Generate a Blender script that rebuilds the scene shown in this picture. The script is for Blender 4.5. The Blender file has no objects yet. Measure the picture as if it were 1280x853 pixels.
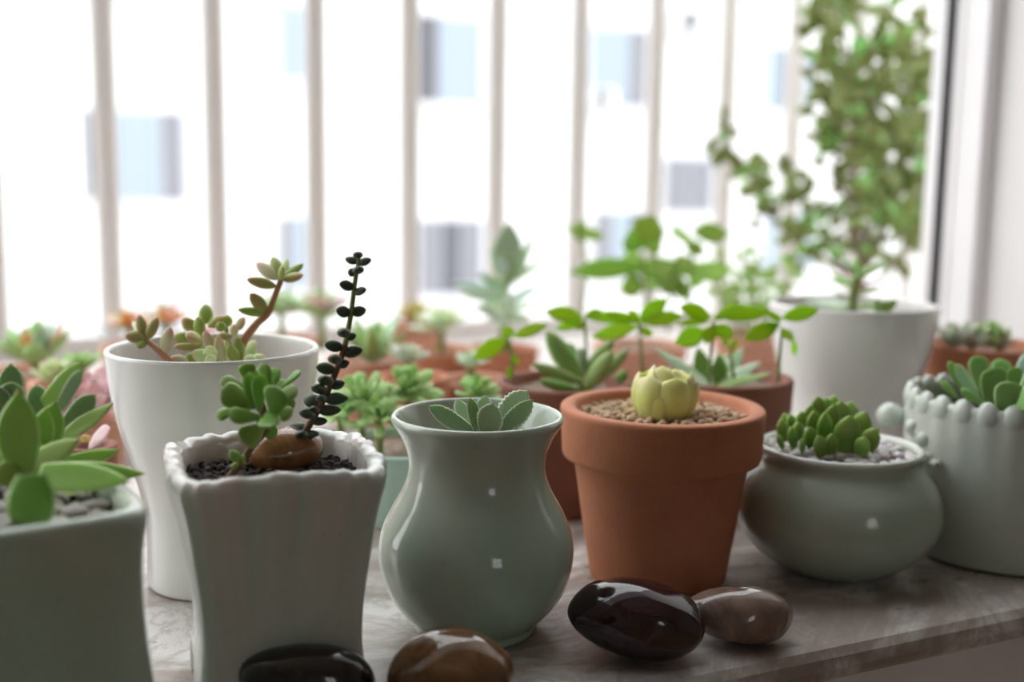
import bpy, bmesh, math, random
from mathutils import Vector, Matrix, noise

random.seed(7)
scene = bpy.context.scene
COL = scene.collection
F, CX, CY = 1400.0, 640.0, 426.5           # focal length and centre in photo pixels (1280 x 853)
H = 0.18                                   # camera height over the sill
PITCH, ROLL = math.radians(8.0), math.radians(0.8)

# ------------------------------------------------------------------ camera, sky, exposure
CAM_R = Matrix.Rotation(math.pi/2 - PITCH, 3, 'X') @ Matrix.Rotation(ROLL, 3, 'Z')
CAM_P = Vector((0, 0, H))
cam_data = bpy.data.cameras.new('camera')
cam_data.sensor_width = 36.0
cam_data.lens = 36.0*F/1280.0
cam_data.clip_start = 0.02
cam_data.clip_end = 200
cam_data.dof.use_dof = True
cam_data.dof.focus_distance = 0.435
cam_data.dof.aperture_fstop = 5.0
cam = bpy.data.objects.new('camera', cam_data)
cam.matrix_world = Matrix.Translation(CAM_P) @ CAM_R.to_4x4()
COL.objects.link(cam)
scene.camera = cam

world = bpy.data.worlds.new('overcast_sky')
scene.world = world
world.use_nodes = True
wbg = world.node_tree.nodes['Background']
wbg.inputs['Color'].default_value = (0.95, 0.975, 1.0, 1)
wbg.inputs['Strength'].default_value = 1.85

scene.view_settings.view_transform = 'Standard'
scene.view_settings.look = 'None'
scene.view_settings.gamma = 1.0
scene.view_settings.use_curve_mapping = False
scene.view_settings.exposure = 1.0

# ------------------------------------------------------------------ geometry helpers
def ray(px, py):
    return CAM_R @ Vector(((px-CX)/F, -(py-CY)/F, -1.0))
def W(px, py, d):                           # the point seen at a pixel, d metres in front of the camera
    r = ray(px, py)
    return CAM_P + r*(d/r.y)
def G(px, py, z=0.0):                       # the point seen at a pixel on the level z
    r = ray(px, py)
    return CAM_P + r*((z-H)/r.z)

EDGE_A, EDGE_B = G(855, 851), G(1280, 762)
E1 = (EDGE_B-EDGE_A).normalized()           # along the sill
E2 = Vector((-E1.y, E1.x, 0))               # outwards through the window
YAW = math.atan2(E1.y, E1.x)
O = EDGE_A.copy()
def S(s, t, z):
    return O + E1*s + E2*t + Vector((0, 0, z))
def ST(p):
    q = p - O
    return q.dot(E1), q.dot(E2)
def onplane(px, py, t):                     # pixel to the upright plane t metres beyond the sill's edge
    r = ray(px, py)
    k = (t - (CAM_P-O).dot(E2))/r.dot(E2)
    return CAM_P + r*k

ORIG = {}
def link(name, mesh, mats, parent=None, world_m=None, smooth=True):
    o = bpy.data.objects.new(name, mesh)
    COL.objects.link(o)
    if mesh is not None and mats is not None and not mesh.materials:
        for m in (mats if isinstance(mats, (list, tuple)) else [mats]):
            mesh.materials.append(m)
    m = world_m if world_m is not None else Matrix.Identity(4)
    if parent is not None:
        o.parent = parent
        m = Matrix.Translation(-ORIG[parent.name]) @ m
    o.matrix_local = m
    return o
def mesh_from(name, verts, faces, smooth=True):
    me = bpy.data.meshes.new(name)
    me.from_pydata([tuple(v) for v in verts], [], faces)
    if smooth:
        me.polygons.foreach_set('use_smooth', [True]*len(me.polygons))
    me.update()
    return me
def part(name, verts, faces, mat, parent, smooth=True, kind=None, label=None):
    """a part given in world coordinates; its own origin sits at the thing's origin"""
    o0 = ORIG[parent.name]
    me = mesh_from(name, [Vector(v)-o0 for v in verts], faces, smooth)
    o = link(name, me, mat, parent, Matrix.Translation(o0))
    ORIG[o.name] = o0
    if kind: o['kind'] = kind
    if label: o['label'] = label
    return o
def thing(name, loc, label, cat, group=None):
    o = bpy.data.objects.new(name, None)
    o.empty_display_size = 0.02
    COL.objects.link(o)
    o.location = loc
    ORIG[o.name] = Vector(loc)
    o['label'] = label; o['category'] = cat
    if group: o['group'] = group
    return o
def single(name, verts, faces, mat, loc, label, cat, group=None, smooth=True):
    loc = Vector(loc)
    me = mesh_from(name, [Vector(v)-loc for v in verts], faces, smooth)
    o = link(name, me, mat, None, Matrix.Translation(loc))
    ORIG[o.name] = loc
    o['label'] = label; o['category'] = cat
    if group: o['group'] = group
    return o
def structure(name, verts, faces, mat, smooth=False):
    fm = Matrix.Translation(O) @ Matrix.Rotation(YAW, 4, 'Z')
    inv = fm.inverted()
    o = link(name, mesh_from(name, [inv @ Vector(q) for q in verts], faces, smooth), mat, None, fm)
    o['kind'] = 'structure'
    return o

BOXF = [(0,3,2,1),(4,5,6,7),(0,1,5,4),(1,2,6,5),(2,3,7,6),(3,0,4,7)]
def box(s0, s1, t0, t1, z0, z1):
    return [S(s0,t0,z0),S(s1,t0,z0),S(s1,t1,z0),S(s0,t1,z0),S(s0,t0,z1),S(s1,t0,z1),S(s1,t1,z1),S(s0,t1,z1)], list(BOXF)
def boxes(lst):
    v, f = [], []
    for b in lst:
        bv, bf = box(*b)
        f += [tuple(i+len(v) for i in q) for q in bf]
        v += bv
    return v, f
def spl(pts, n):
    """Catmull-Rom samples through pts (tuples of any length)"""
    P = [Vector(p) for p in pts]
    P = [2*P[0]-P[1]] + P + [2*P[-1]-P[-2]]
    out = []
    for i in range(1, len(P)-2):
        a, b, c, d = P[i-1], P[i], P[i+1], P[i+2]
        for k in range(n):
            u = k/n
            out.append(0.5*((2*b)+(c-a)*u+(2*a-5*b+4*c-d)*u*u+(3*b-a-3*c+d)*u**3))
    out.append(P[-2])
    return out
def lerp_prof(prof, u):
    for (a, x), (b, y) in zip(prof, prof[1:]):
        if u <= b:
            return x + (y-x)*((u-a)/(b-a) if b > a else 0)
    return prof[-1][1]
def revolve(c, prof, n=56, fn=None, rot=0.0):
    """prof: (r, z) from the outside bottom over the rim to the inside; fn(theta, i, r, z) -> (x, y, z)"""
    v, f = [], []
    for i, (r, z) in enumerate(prof):
        for k in range(n):
            a = 2*math.pi*k/n
            x, y, zz = fn(a, i, r, z) if fn else (r*math.cos(a), r*math.sin(a), z)
            xr = x*math.cos(rot)-y*math.sin(rot); yr = x*math.sin(rot)+y*math.cos(rot)
            v.append((c[0]+xr, c[1]+yr, c[2]+zz))
    for i in range(len(prof)-1):
        for k in range(n):
            k2 = (k+1) % n
            f.append((i*n+k, i*n+k2, (i+1)*n+k2, (i+1)*n+k))
    f.append(tuple(range(n-1, -1, -1)))
    m = (len(prof)-1)*n
    f.append(tuple(m+k for k in range(n)))
    return v, f
def tube(pts, radii, n=8, sub=4):
    q = spl([tuple(p)+(r,) for p, r in zip(pts, radii)], sub) if False else None
    P = [Vector(p) for p in pts]
    C = []
    Pe = [2*P[0]-P[1]] + P + [2*P[-1]-P[-2]]
    for i in range(1, len(Pe)-2):
        a, b, c, d = Pe[i-1], Pe[i], Pe[i+1], Pe[i+2]
        for k in range(sub):
            u = k/sub
            C.append((0.5*((2*b)+(c-a)*u+(2*a-5*b+4*c-d)*u*u+(3*b-a-3*c+d)*u**3), radii[i-1]+(radii[i]-radii[i-1])*u))
    C.append((P[-1], radii[-1]))
    v, f = [], []
    for i, (p, r) in enumerate(C):
        t = (C[min(i+1, len(C)-1)][0]-C[max(i-1, 0)][0]).normalized()
        x = t.cross(Vector((0.3, 1, 0.1))).normalized(); y = t.cross(x)
        for k in range(n):
            a = 2*math.pi*k/n
            v.append(p + x*(r*math.cos(a)) + y*(r*math.sin(a)))
    for i in range(len(C)-1):
        for k in range(n):
            k2 = (k+1) % n
            f.append((i*n+k, i*n+k2, (i+1)*n+k2, (i+1)*n+k))
    f.append(tuple(range(n-1, -1, -1)))
    f.append(tuple((len(C)-1)*n+k for k in range(n)))
    return v, f

# ------------------------------------------------------------------ materials
class NB:
    def __init__(self, name):
        self.m = bpy.data.materials.new(name)
        self.m.use_nodes = True
        self.t = self.m.node_tree
        self.b = self.t.nodes['Principled BSDF']
    def n(self, typ, **kw):
        nd = self.t.nodes.new(typ)
        for k, v in kw.items():
            if k in nd.inputs: nd.inputs[k].default_value = v
            else: setattr(nd, k, v)
        return nd
    def l(self, a, b): self.t.links.new(a, b)
    def coord(self, kind='Object', scale=None):
        c = self.n('ShaderNodeTexCoord').outputs[kind]
        return c
    def noise(self, scale, detail=3, rough=0.5, kind='Object', dist=0.0, stretch=None):
        nz = self.n('ShaderNodeTexNoise')
        nz.inputs['Scale'].default_value = scale
        nz.inputs['Detail'].default_value = detail
        nz.inputs['Roughness'].default_value = rough
        nz.inputs['Distortion'].default_value = dist
        c = self.coord(kind)
        if stretch:
            mp = self.n('ShaderNodeMapping'); mp.inputs['Scale'].default_value = stretch
            self.l(c, mp.inputs['Vector']); c = mp.outputs['Vector']
        self.l(c, nz.inputs['Vector'])
        return nz.outputs['Fac']
    def ramp(self, fac, stops):
        r = self.n('ShaderNodeValToRGB')
        els = r.color_ramp.elements
        while len(els) < len(stops): els.new(0.5)
        for e, (p, c) in zip(els, stops):
            e.position = p; e.color = (c[0], c[1], c[2], 1) if len(c) == 3 else c
        self.l(fac, r.inputs['Fac'])
        return r.outputs['Color']
    def mix(self, fac, a, b, mode='MIX'):
        mx = self.n('ShaderNodeMix'); mx.data_type = 'RGBA'; mx.blend_type = mode
        for inp, v in ((0, fac), (6, a), (7, b)):
            if hasattr(v, 'links'): self.l(v, mx.inputs[inp])
            elif inp == 0: mx.inputs[0].default_value = v
            else: mx.inputs[inp].default_value = (v[0], v[1], v[2], 1)
        return mx.outputs[2]
    def math(self, op, a, b=None):
        m = self.n('ShaderNodeMath'); m.operation = op
        for i, v in ((0, a), (1, b)):
            if v is None: continue
            if hasattr(v, 'links'): self.l(v, m.inputs[i])
            else: m.inputs[i].default_value = v
        return m.outputs[0]
    def bump(self, h, strength, dist=0.001):
        b = self.n('ShaderNodeBump')
        b.inputs['Strength'].default_value = strength
        b.inputs['Distance'].default_value = dist
        self.l(h, b.inputs['Height']); self.l(b.outputs['Normal'], self.b.inputs['Normal'])
    def set(self, **kw):
        for k, v in kw.items():
            k = k.replace('_', ' ')
            inp = self.b.inputs[k]
            if hasattr(v, 'links'): self.l(v, inp)
            else: inp.default_value = (v[0], v[1], v[2], 1) if isinstance(v, (tuple, list)) and len(v) == 3 and inp.type == 'RGBA' else v

def plain(name, col, rough=0.5, metal=0.0, spec=0.5):
    b = NB(name); b.set(Base_Color=col, Roughness=rough, Metallic=metal); b.b.inputs['Specular IOR Level'].default_value = spec
    return b.m
def glaze(name, c1, c2, c3=None, scale=28, rough=0.13):
    """fired glaze that pools darker in places"""
    b = NB(name)
    a = b.ramp(b.noise(scale, 4, 0.55, dist=0.6), [(0.35, c1), (0.68, c2)])
    if c3:
        a = b.mix(b.ramp(b.noise(scale*0.55, 2, 0.5, stretch=(1, 1, 0.45)), [(0.45, (0,0,0)), (0.7, (1,1,1))]), a, c3)
    speck = b.ramp(b.noise(420, 1, 0.5), [(0.73, (0,0,0)), (0.78, (1,1,1))])
    a = b.mix(b.math('MULTIPLY', speck, 0.25), a, (c1[0]*0.45, c1[1]*0.45, c1[2]*0.42))
    ar = b.n('ShaderNodeAttribute'); ar.attribute_name = 'rim'
    ag = b.n('ShaderNodeAttribute'); ag.attribute_name = 'groove'
    a = b.mix(ag.outputs['Fac'], a, (0.50, 0.68, 0.57))
    a = b.mix(ar.outputs['Fac'], a, (0.74, 0.76, 0.70))
    b.set(Base_Color=a, Roughness=rough)
    b.b.inputs['Coat Weight'].default_value = 0.35
    b.b.inputs['Coat Roughness'].default_value = 0.06
    b.bump(b.noise(60, 2, 0.5), 0.12, 0.004)
    return b.m
def clay(name, c1, c2, rough=0.72):
    b = NB(name)
    a = b.ramp(b.noise(32, 5, 0.6, dist=0.4), [(0.3, c1), (0.7, c2)])
    a = b.mix(b.math('MULTIPLY', b.ramp(b.noise(600, 2), [(0.55, (0,0,0)), (0.7, (1,1,1))]), 0.18), a, (c2[0]*1.25, c2[1]*1.4, c2[2]*1.5))
    b.set(Base_Color=a, Roughness=rough)
    b.b.inputs['Specular IOR Level'].default_value = 0.3
    b.bump(b.noise(900, 3), 0.12, 0.0006)
    return b.m
def leafmat(name, base, tip=None, edge=None, back=None, tip_from=0.75, rough=0.42, sss=0.25, trans=0.0, var=0.10, edge_w=0.75, dust=0.0):
    """tip: colour of the leaf's end; edge: colour of its margin; var: how leaf differs from leaf"""
    b = NB(name)
    at = b.n('ShaderNodeAttribute'); at.attribute_name = 'along'
    ae = b.n('ShaderNodeAttribute'); ae.attribute_name = 'margin'
    oi = b.n('ShaderNodeObjectInfo')
    col = b.mix(b.math('MULTIPLY', b.noise(9, 3, 0.5, kind='Object'), 0.5), base, (base[0]*1.35, base[1]*1.2, base[2]*1.2))
    if edge:
        col = b.mix(b.ramp(ae.outputs['Fac'], [(edge_w, (0,0,0)), (min(edge_w+0.2, 0.999), (1,1,1))]), col, edge)
    if tip:
        col = b.mix(b.ramp(at.outputs['Fac'], [(tip_from, (0,0,0)), (0.985, (1,1,1))]), col, tip)
    hv = b.n('ShaderNodeHueSaturation')
    b.l(col, hv.inputs['Color'])
    b.l(b.math('ADD', b.math('MULTIPLY', oi.outputs['Random'], var*0.35), 0.5-var*0.175), hv.inputs['Hue'])
    b.l(b.math('ADD', b.math('MULTIPLY', oi.outputs['Random'], var*3), 1-var*1.5), hv.inputs['Value'])
    col = hv.outputs['Color']
    if dust:
        col = b.mix(b.math('MULTIPLY', b.ramp(b.noise(140, 3, 0.6), [(0.4, (0,0,0)), (0.65, (1,1,1))]), dust), col, (0.8, 0.84, 0.78))
    b.set(Base_Color=col, Roughness=rough)
    b.b.inputs['Specular IOR Level'].default_value = 0.4
    if sss:
        b.b.inputs['Subsurface Weight'].default_value = sss
        b.b.inputs['Subsurface Radius'].default_value = (0.6, 1.0, 0.25)
        b.b.inputs['Subsurface Scale'].default_value = 0.004
    if trans:
        tr = b.n('ShaderNodeBsdfTranslucent')
        b.l(b.mix(0.5, col, (1, 1, 0.45), 'MULTIPLY'), tr.inputs['Color'])
        ms = b.n('ShaderNodeMixShader'); ms.inputs[0].default_value = trans
        b.l(b.b.outputs[0], ms.inputs[1]); b.l(tr.outputs[0], ms.inputs[2])
        b.l(ms.outputs[0], b.t.nodes['Material Output'].inputs['Surface'])
    return b.m
def randmat(name, stops, rough=0.7, spec=0.4, nscale=300, dark=(0.25, 0.2, 0.16)):
    b = NB(name)
    oi = b.n('ShaderNodeObjectInfo')
    c = b.ramp(oi.outputs['Random'], stops)
    c = b.mix(b.math('MULTIPLY', b.noise(nscale, 3), 0.5), c, dark, 'MULTIPLY')
    b.set(Base_Color=c, Roughness=rough)
    b.b.inputs['Specular IOR Level'].default_value = spec
    b.bump(b.noise(nscale*2, 3), 0.3, 0.0006)
    return b.m

def make_marble():
    b = NB('polished_marble')
    n1 = b.noise(5, 6, 0.6, dist=1.6, stretch=(1, 1.6, 1))
    veins = b.ramp(n1, [(0.42, (0,0,0)), (0.495, (1,1,1)), (0.52, (1,1,1)), (0.6, (0,0,0))])
    n2 = b.noise(16, 5, 0.65, dist=2.2)
    fine = b.ramp(n2, [(0.44, (0,0,0)), (0.5, (1,1,1)), (0.56, (0,0,0))])
    c = b.ramp(b.noise(9, 4, 0.6), [(0.3, (0.52, 0.49, 0.47)), (0.7, (0.80, 0.78, 0.76))])
    c = b.mix(b.math('MULTIPLY', veins, 0.7), c, (0.24, 0.175, 0.135))
    c = b.mix(b.math('MULTIPLY', fine, 0.5), c, (0.30, 0.245, 0.20))
    b.set(Base_Color=c, Roughness=b.math('ADD', b.math('MULTIPLY', b.noise(60, 3), 0.22), 0.2))
    b.bump(b.noise(700, 2), 0.08, 0.0004)
    return b.m

M = {}
M['marble'] = make_marble()
b_ = NB('room_paint'); b_.set(Base_Color=b_.ramp(b_.noise(6, 3), [(0.3, (0.62, 0.555, 0.49)), (0.7, (0.67, 0.605, 0.54))]), Roughness=0.8); b_.bump(b_.noise(220, 2), 0.1, 0.001); M['paint'] = b_.m
b_ = NB('white_reveal_paint'); b_.set(Base_Color=b_.ramp(b_.noise(6, 3), [(0.3, (0.83, 0.81, 0.80)), (0.7, (0.87, 0.85, 0.84))]), Roughness=0.7); b_.bump(b_.noise(220, 2), 0.1, 0.001); M['reveal'] = b_.m
b_ = NB('floor_boards'); b_.set(Base_Color=b_.ramp(b_.noise(3, 5, stretch=(1, 8, 1)), [(0.3, (0.42, 0.28, 0.18)), (0.7, (0.55, 0.38, 0.26))]), Roughness=0.4); M['floor'] = b_.m
b_ = NB('white_aluminium'); b_.set(Base_Color=b_.ramp(b_.noise(12, 2), [(0.3, (0.86, 0.84, 0.85)), (0.7, (0.89, 0.87, 0.88))]), Roughness=0.35); M['alu'] = b_.m
M['gasket'] = plain('black_rubber', (0.012, 0.012, 0.014), 0.6)
b_ = NB('stainless_bars'); b_.set(Base_Color=b_.ramp(b_.noise(30, 3, stretch=(1,1,0.1)), [(0.3, (0.78, 0.75, 0.73)), (0.7, (0.84, 0.81, 0.79))]), Roughness=0.4, Metallic=0.0); M['bar'] = b_.m
b_ = NB('outer_ledge_stone'); b_.set(Base_Color=b_.ramp(b_.noise(25, 4), [(0.3, (0.45, 0.42, 0.40)), (0.7, (0.6, 0.56, 0.53))]), Roughness=0.8); M['ledge'] = b_.m
b_ = NB('facade_render'); b_.set(Base_Color=b_.ramp(b_.noise(0.6, 4), [(0.3, (0.62, 0.612, 0.60)), (0.7, (0.67, 0.665, 0.655))]), Roughness=0.9); M['facade'] = b_.m
M['pane'] = plain('window_glass', (0.27, 0.32, 0.37), 0.4)
M['pane_dark'] = plain('window_gap', (0.09, 0.092, 0.105), 0.5)
M['curtain'] = plain('grey_curtain', (0.20, 0.20, 0.22), 0.8)
M['wframe'] = plain('facade_window_frame', (0.52, 0.53, 0.55), 0.5)
M['acbox'] = plain('air_conditioner_casing', (0.6, 0.6, 0.6), 0.6)
b_ = NB('street_ground'); b_.set(Base_Color=b_.ramp(b_.noise(0.3, 4), [(0.3, (0.42, 0.42, 0.40)), (0.7, (0.52, 0.51, 0.5))]), Roughness=0.9); M['ground'] = b_.m

CEL1, CEL2, CEL3 = (0.36, 0.46, 0.41), (0.55, 0.62, 0.56), (0.44, 0.65, 0.55)
M['celadon'] = glaze('celadon_glaze', (0.45, 0.51, 0.42), (0.52, 0.55, 0.46), (0.42, 0.60, 0.49))
M['celadon_grey'] = glaze('grey_celadon_glaze', (0.42, 0.46, 0.38), (0.49, 0.51, 0.43), (0.42, 0.54, 0.44), 22)
M['celadon_rib'] = glaze('rosy_white_celadon_glaze', (0.62, 0.58, 0.54), (0.70, 0.64, 0.60), (0.52, 0.64, 0.57), 24)
M['celadon_pale'] = glaze('pale_mint_glaze', (0.45, 0.66, 0.56), (0.52, 0.72, 0.62), None, 20)
M['celadon_cup'] = glaze('beaded_cup_glaze', (0.56, 0.60, 0.54), (0.64, 0.66, 0.60), (0.47, 0.60, 0.52), 22)
b_ = NB('white_porcelain'); b_.set(Base_Color=b_.ramp(b_.noise(20, 3), [(0.3, (0.78, 0.77, 0.74)), (0.7, (0.83, 0.825, 0.80))]), Roughness=0.16); b_.b.inputs['Coat Weight'].default_value = 0.3; M['white'] = b_.m
M['terra'] = clay('terracotta_clay', (0.44, 0.165, 0.085), (0.53, 0.215, 0.115))
M['terra_dark'] = clay('dark_brown_clay', (0.20, 0.075, 0.05), (0.27, 0.105, 0.07))
M['terra_pale'] = clay('glare_pale_clay', (0.53, 0.26, 0.17), (0.61, 0.32, 0.22))  # outdoor glare put into the clay colour, paler than the plain terracotta
b_ = NB('dark_potting_soil'); b_.set(Base_Color=b_.ramp(b_.noise(260, 4, 0.7), [(0.3, (0.012, 0.009, 0.008)), (0.62, (0.05, 0.035, 0.028)), (0.8, (0.12, 0.085, 0.065))]), Roughness=0.95); b_.bump(b_.noise(300, 4), 0.8, 0.003); M['soil'] = b_.m
b_ = NB('gritty_soil'); b_.set(Base_Color=b_.ramp(b_.noise(220, 4, 0.7), [(0.3, (0.12, 0.08, 0.06)), (0.6, (0.3, 0.22, 0.17)), (0.8, (0.5, 0.42, 0.36))]), Roughness=0.95); b_.bump(b_.noise(260, 4), 0.8, 0.003); M['grit'] = b_.m
M['gravel'] = randmat('tan_akadama_grain', [(0.0, (0.42, 0.27, 0.15)), (0.35, (0.62, 0.44, 0.27)), (0.7, (0.70, 0.52, 0.35)), (1.0, (0.58, 0.46, 0.35))], 0.85, dark=(0.5, 0.42, 0.34))
M['pebble'] = randmat('white_pebble_stone', [(0.0, (0.80, 0.76, 0.76)), (0.5, (0.90, 0.87, 0.87)), (1.0, (0.72, 0.66, 0.66))], 0.6, nscale=120, dark=(0.75, 0.72, 0.72))
M['pebble_grey'] = randmat('green_grey_pebble_stone', [(0.0, (0.30, 0.33, 0.24)), (0.5, (0.42, 0.37, 0.33)), (1.0, (0.35, 0.40, 0.30))], 0.35, nscale=90)
def stonemat(name, c1, c2, c3, scale=60, rough=0.12):
    b = NB(name)
    c = b.ramp(b.noise(scale, 5, 0.6, dist=1.2), [(0.3, c1), (0.55, c2), (0.75, c3)])
    b.set(Base_Color=c, Roughness=rough)
    b.b.inputs['Coat Weight'].default_value = 0.4
    b.bump(b.noise(300, 2), 0.06, 0.0005)
    return b.m
M['stone_brown'] = stonemat('polished_brown_stone', (0.17, 0.075, 0.028), (0.28, 0.13, 0.05), (0.38, 0.21, 0.10))
M['stone_olive'] = stonemat('polished_tan_stone', (0.10, 0.05, 0.02), (0.18, 0.095, 0.04), (0.25, 0.145, 0.07))
M['stone_black'] = stonemat('polished_black_stone', (0.008, 0.007, 0.007), (0.022, 0.016, 0.013), (0.06, 0.035, 0.022))
M['stone_maroon'] = stonemat('polished_maroon_stone', (0.014, 0.006, 0.008), (0.032, 0.013, 0.015), (0.07, 0.03, 0.032))
M['stone_taupe'] = stonemat('polished_taupe_stone', (0.14, 0.09, 0.07), (0.24, 0.17, 0.135), (0.32, 0.235, 0.19))

GRN = leafmat('agave_green_leaf', (0.27, 0.43, 0.085), tip=(0.358, 0.205, 0.128), edge=(0.538, 0.704, 0.333), tip_from=0.9, sss=0.2)
M['agave'] = GRN
M['fuzzy'] = leafmat('downy_green_leaf', (0.15, 0.25, 0.085), tip=(0.12, 0.06, 0.04), edge=(0.60, 0.66, 0.54), tip_from=0.95, rough=0.85, edge_w=0.72, dust=0.25, trans=0.12)
M['fuzzy'].node_tree.nodes['Principled BSDF'].inputs['Sheen Weight'].default_value = 0.5
M['jade'] = leafmat('jade_green_leaf', (0.20, 0.36, 0.07), tip=(0.29, 0.40, 0.14), edge=(0.42, 0.56, 0.24), edge_w=0.8, trans=0.18)
M['bead'] = leafmat('dark_green_bead_leaf', (0.035, 0.056, 0.028), edge=(0.09, 0.125, 0.07), rough=0.5, sss=0.1, dust=0.08)
M['sedum'] = leafmat('olive_bronze_leaf', (0.346, 0.333, 0.109), tip=(0.512, 0.282, 0.179), edge=(0.538, 0.384, 0.205), tip_from=0.6, edge_w=0.7)
M['sedum_green'] = leafmat('olive_green_leaf', (0.307, 0.422, 0.096), tip=(0.422, 0.346, 0.154), edge=(0.486, 0.512, 0.230), tip_from=0.7)
M['sedum_pale'] = leafmat('pale_mint_leaf', (0.563, 0.691, 0.346), tip=(0.742, 0.589, 0.486), edge=(0.768, 0.794, 0.576), tip_from=0.8)
M['sedum_pink'] = leafmat('pinkish_green_leaf', (0.538, 0.538, 0.333), tip=(0.704, 0.410, 0.358), edge=(0.768, 0.614, 0.512), tip_from=0.5)
M['bud'] = leafmat('translucent_lime_leaf', (0.640, 0.730, 0.243), tip=(0.742, 0.640, 0.346), edge=(0.768, 0.806, 0.384), tip_from=0.7, sss=0.5, var=0.05, rough=0.35)
M['haworthia'] = leafmat('stubby_dark_green_leaf', (0.15, 0.26, 0.045), tip=(0.36, 0.50, 0.14), edge=(0.24, 0.38, 0.08), tip_from=0.4, rough=0.35, sss=0.3)
M['echeveria'] = leafmat('frosted_green_leaf', (0.269, 0.461, 0.154), tip=(0.461, 0.538, 0.282), edge=(0.576, 0.717, 0.435), tip_from=0.92, edge_w=0.8)
M['echeveria_blue'] = leafmat('frosted_blue_leaf', (0.422, 0.576, 0.525), tip=(0.512, 0.538, 0.422), edge=(0.640, 0.768, 0.666))
M['mint'] = leafmat('soft_green_leaf', (0.320, 0.512, 0.179), tip=(0.422, 0.589, 0.256), edge=(0.576, 0.742, 0.435), rough=0.6)
M['fat'] = leafmat('fat_grass_green_leaf', (0.243, 0.397, 0.109), tip=(0.346, 0.474, 0.179), edge=(0.422, 0.589, 0.256))
M['aloe'] = leafmat('silvery_aloe_leaf', (0.538, 0.704, 0.538), tip=(0.640, 0.704, 0.538), edge=(0.794, 0.820, 0.742))
M['sprout'] = leafmat('thin_lime_leaf', (0.45, 0.66, 0.06), edge=(0.461, 0.704, 0.077), rough=0.5, sss=0, trans=0.72, var=0.06)
M['weed'] = leafmat('thin_mid_green_leaf', (0.358, 0.563, 0.102), edge=(0.422, 0.614, 0.128), rough=0.5, sss=0, trans=0.45)
M['treeleaf'] = leafmat('small_tree_leaf', (0.307, 0.461, 0.141), edge=(0.384, 0.538, 0.192), rough=0.4, sss=0, trans=0.35, var=0.3)
M['lilac'] = leafmat('lilac_pink_leaf', (0.717, 0.512, 0.538), tip=(0.768, 0.435, 0.461), edge=(0.820, 0.666, 0.691), tip_from=0.6)
M['greyrose'] = leafmat('grey_green_leaf', (0.512, 0.589, 0.474), tip=(0.640, 0.538, 0.461), edge=(0.691, 0.742, 0.640), tip_from=0.85)
M['orange'] = leafmat('orange_red_leaf', (0.794, 0.333, 0.166), tip=(0.794, 0.256, 0.205), edge=(0.820, 0.448, 0.256))
M['mustard'] = leafmat('mustard_leaf', (0.589, 0.474, 0.128), tip=(0.704, 0.358, 0.205))
M['kalanchoe'] = leafmat('tall_bluegreen_leaf', (0.346, 0.486, 0.307), tip=(0.461, 0.512, 0.384), edge=(0.512, 0.614, 0.461), rough=0.7)
M['stem_green'] = plain('green_stem', (0.26, 0.32, 0.10), 0.6)
M['stem_brown'] = plain('brown_stem', (0.16, 0.085, 0.045), 0.7)
M['stem_red'] = plain('reddish_stem', (0.40, 0.19, 0.09), 0.6)
M['bark'] = plain('grey_brown_bark', (0.24, 0.16, 0.12), 0.8)
M['wood'] = plain('painted_door_wood', (0.5, 0.38, 0.28), 0.5)

# ------------------------------------------------------------------ the room (window, sill, walls)
T_FR = 0.40                                   # where the window frame stands beyond the sill's front edge
p_j = onplane(1178, 300, T_FR)
SJ = ST(p_j)[0]                               # the jamb's inner edge along the sill
S_L = SJ - 1.75                               # left end of the window
TOP = 1.45
T_CAGE = None
SLAB = 0.016
# sill: marble slab with a rounded nose
prof = [(T_FR+0.02, -SLAB)]
nose = 0.0065
prof_pts = [(0.010, -SLAB), (0.004, -SLAB+0.001), (0.0008, -SLAB+0.004), (0.0, -SLAB*0.55), (0.0008, -0.0042), (0.0035, -0.0012), (0.008, 0.0), (T_FR+0.02, 0.0), (T_FR+0.02, -SLAB)]
v, f = [], []
SL, SR = S_L-0.05, SJ+0.14
for s in (SL, SR):
    v += [S(s, t, z) for t, z in prof_pts]
n = len(prof_pts)
f = [(i, (i+1) % n, n+(i+1) % n, n+i) for i in range(n)] + [tuple(range(n-1, -1, -1)), tuple(range(n, 2*n))]
sill = structure('trim_1', v, f, M['marble'])
sill['label'] = 'polished marble window sill with a rounded front edge'
# wall with the window in it: below, right, left, above
RL, RR, RB, RZ0, RZ1 = S_L-1.0, SJ+1.3, -3.3, -0.95, 1.75
v, f = boxes([(RL, RR, 0.012, T_FR+0.023, RZ0, -SLAB), (SJ+0.014, RR, 0.012, T_FR+0.023, -SLAB, RZ1), (RL, S_L-0.05, 0.012, T_FR+0.023, -SLAB, RZ1), (S_L-0.05, SJ+0.014, 0.012, T_FR+0.023, TOP, RZ1)])
structure('wall_window', v, f, M['reveal'])
v, f = boxes([(RR, RR+0.1, RB, 0.5, RZ0, RZ1)]); structure('wall_right', v, f, M['paint'])
v, f = boxes([(RL-0.1, RL, RB, 0.5, RZ0, RZ1)]); structure('wall_left', v, f, M['paint'])
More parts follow.
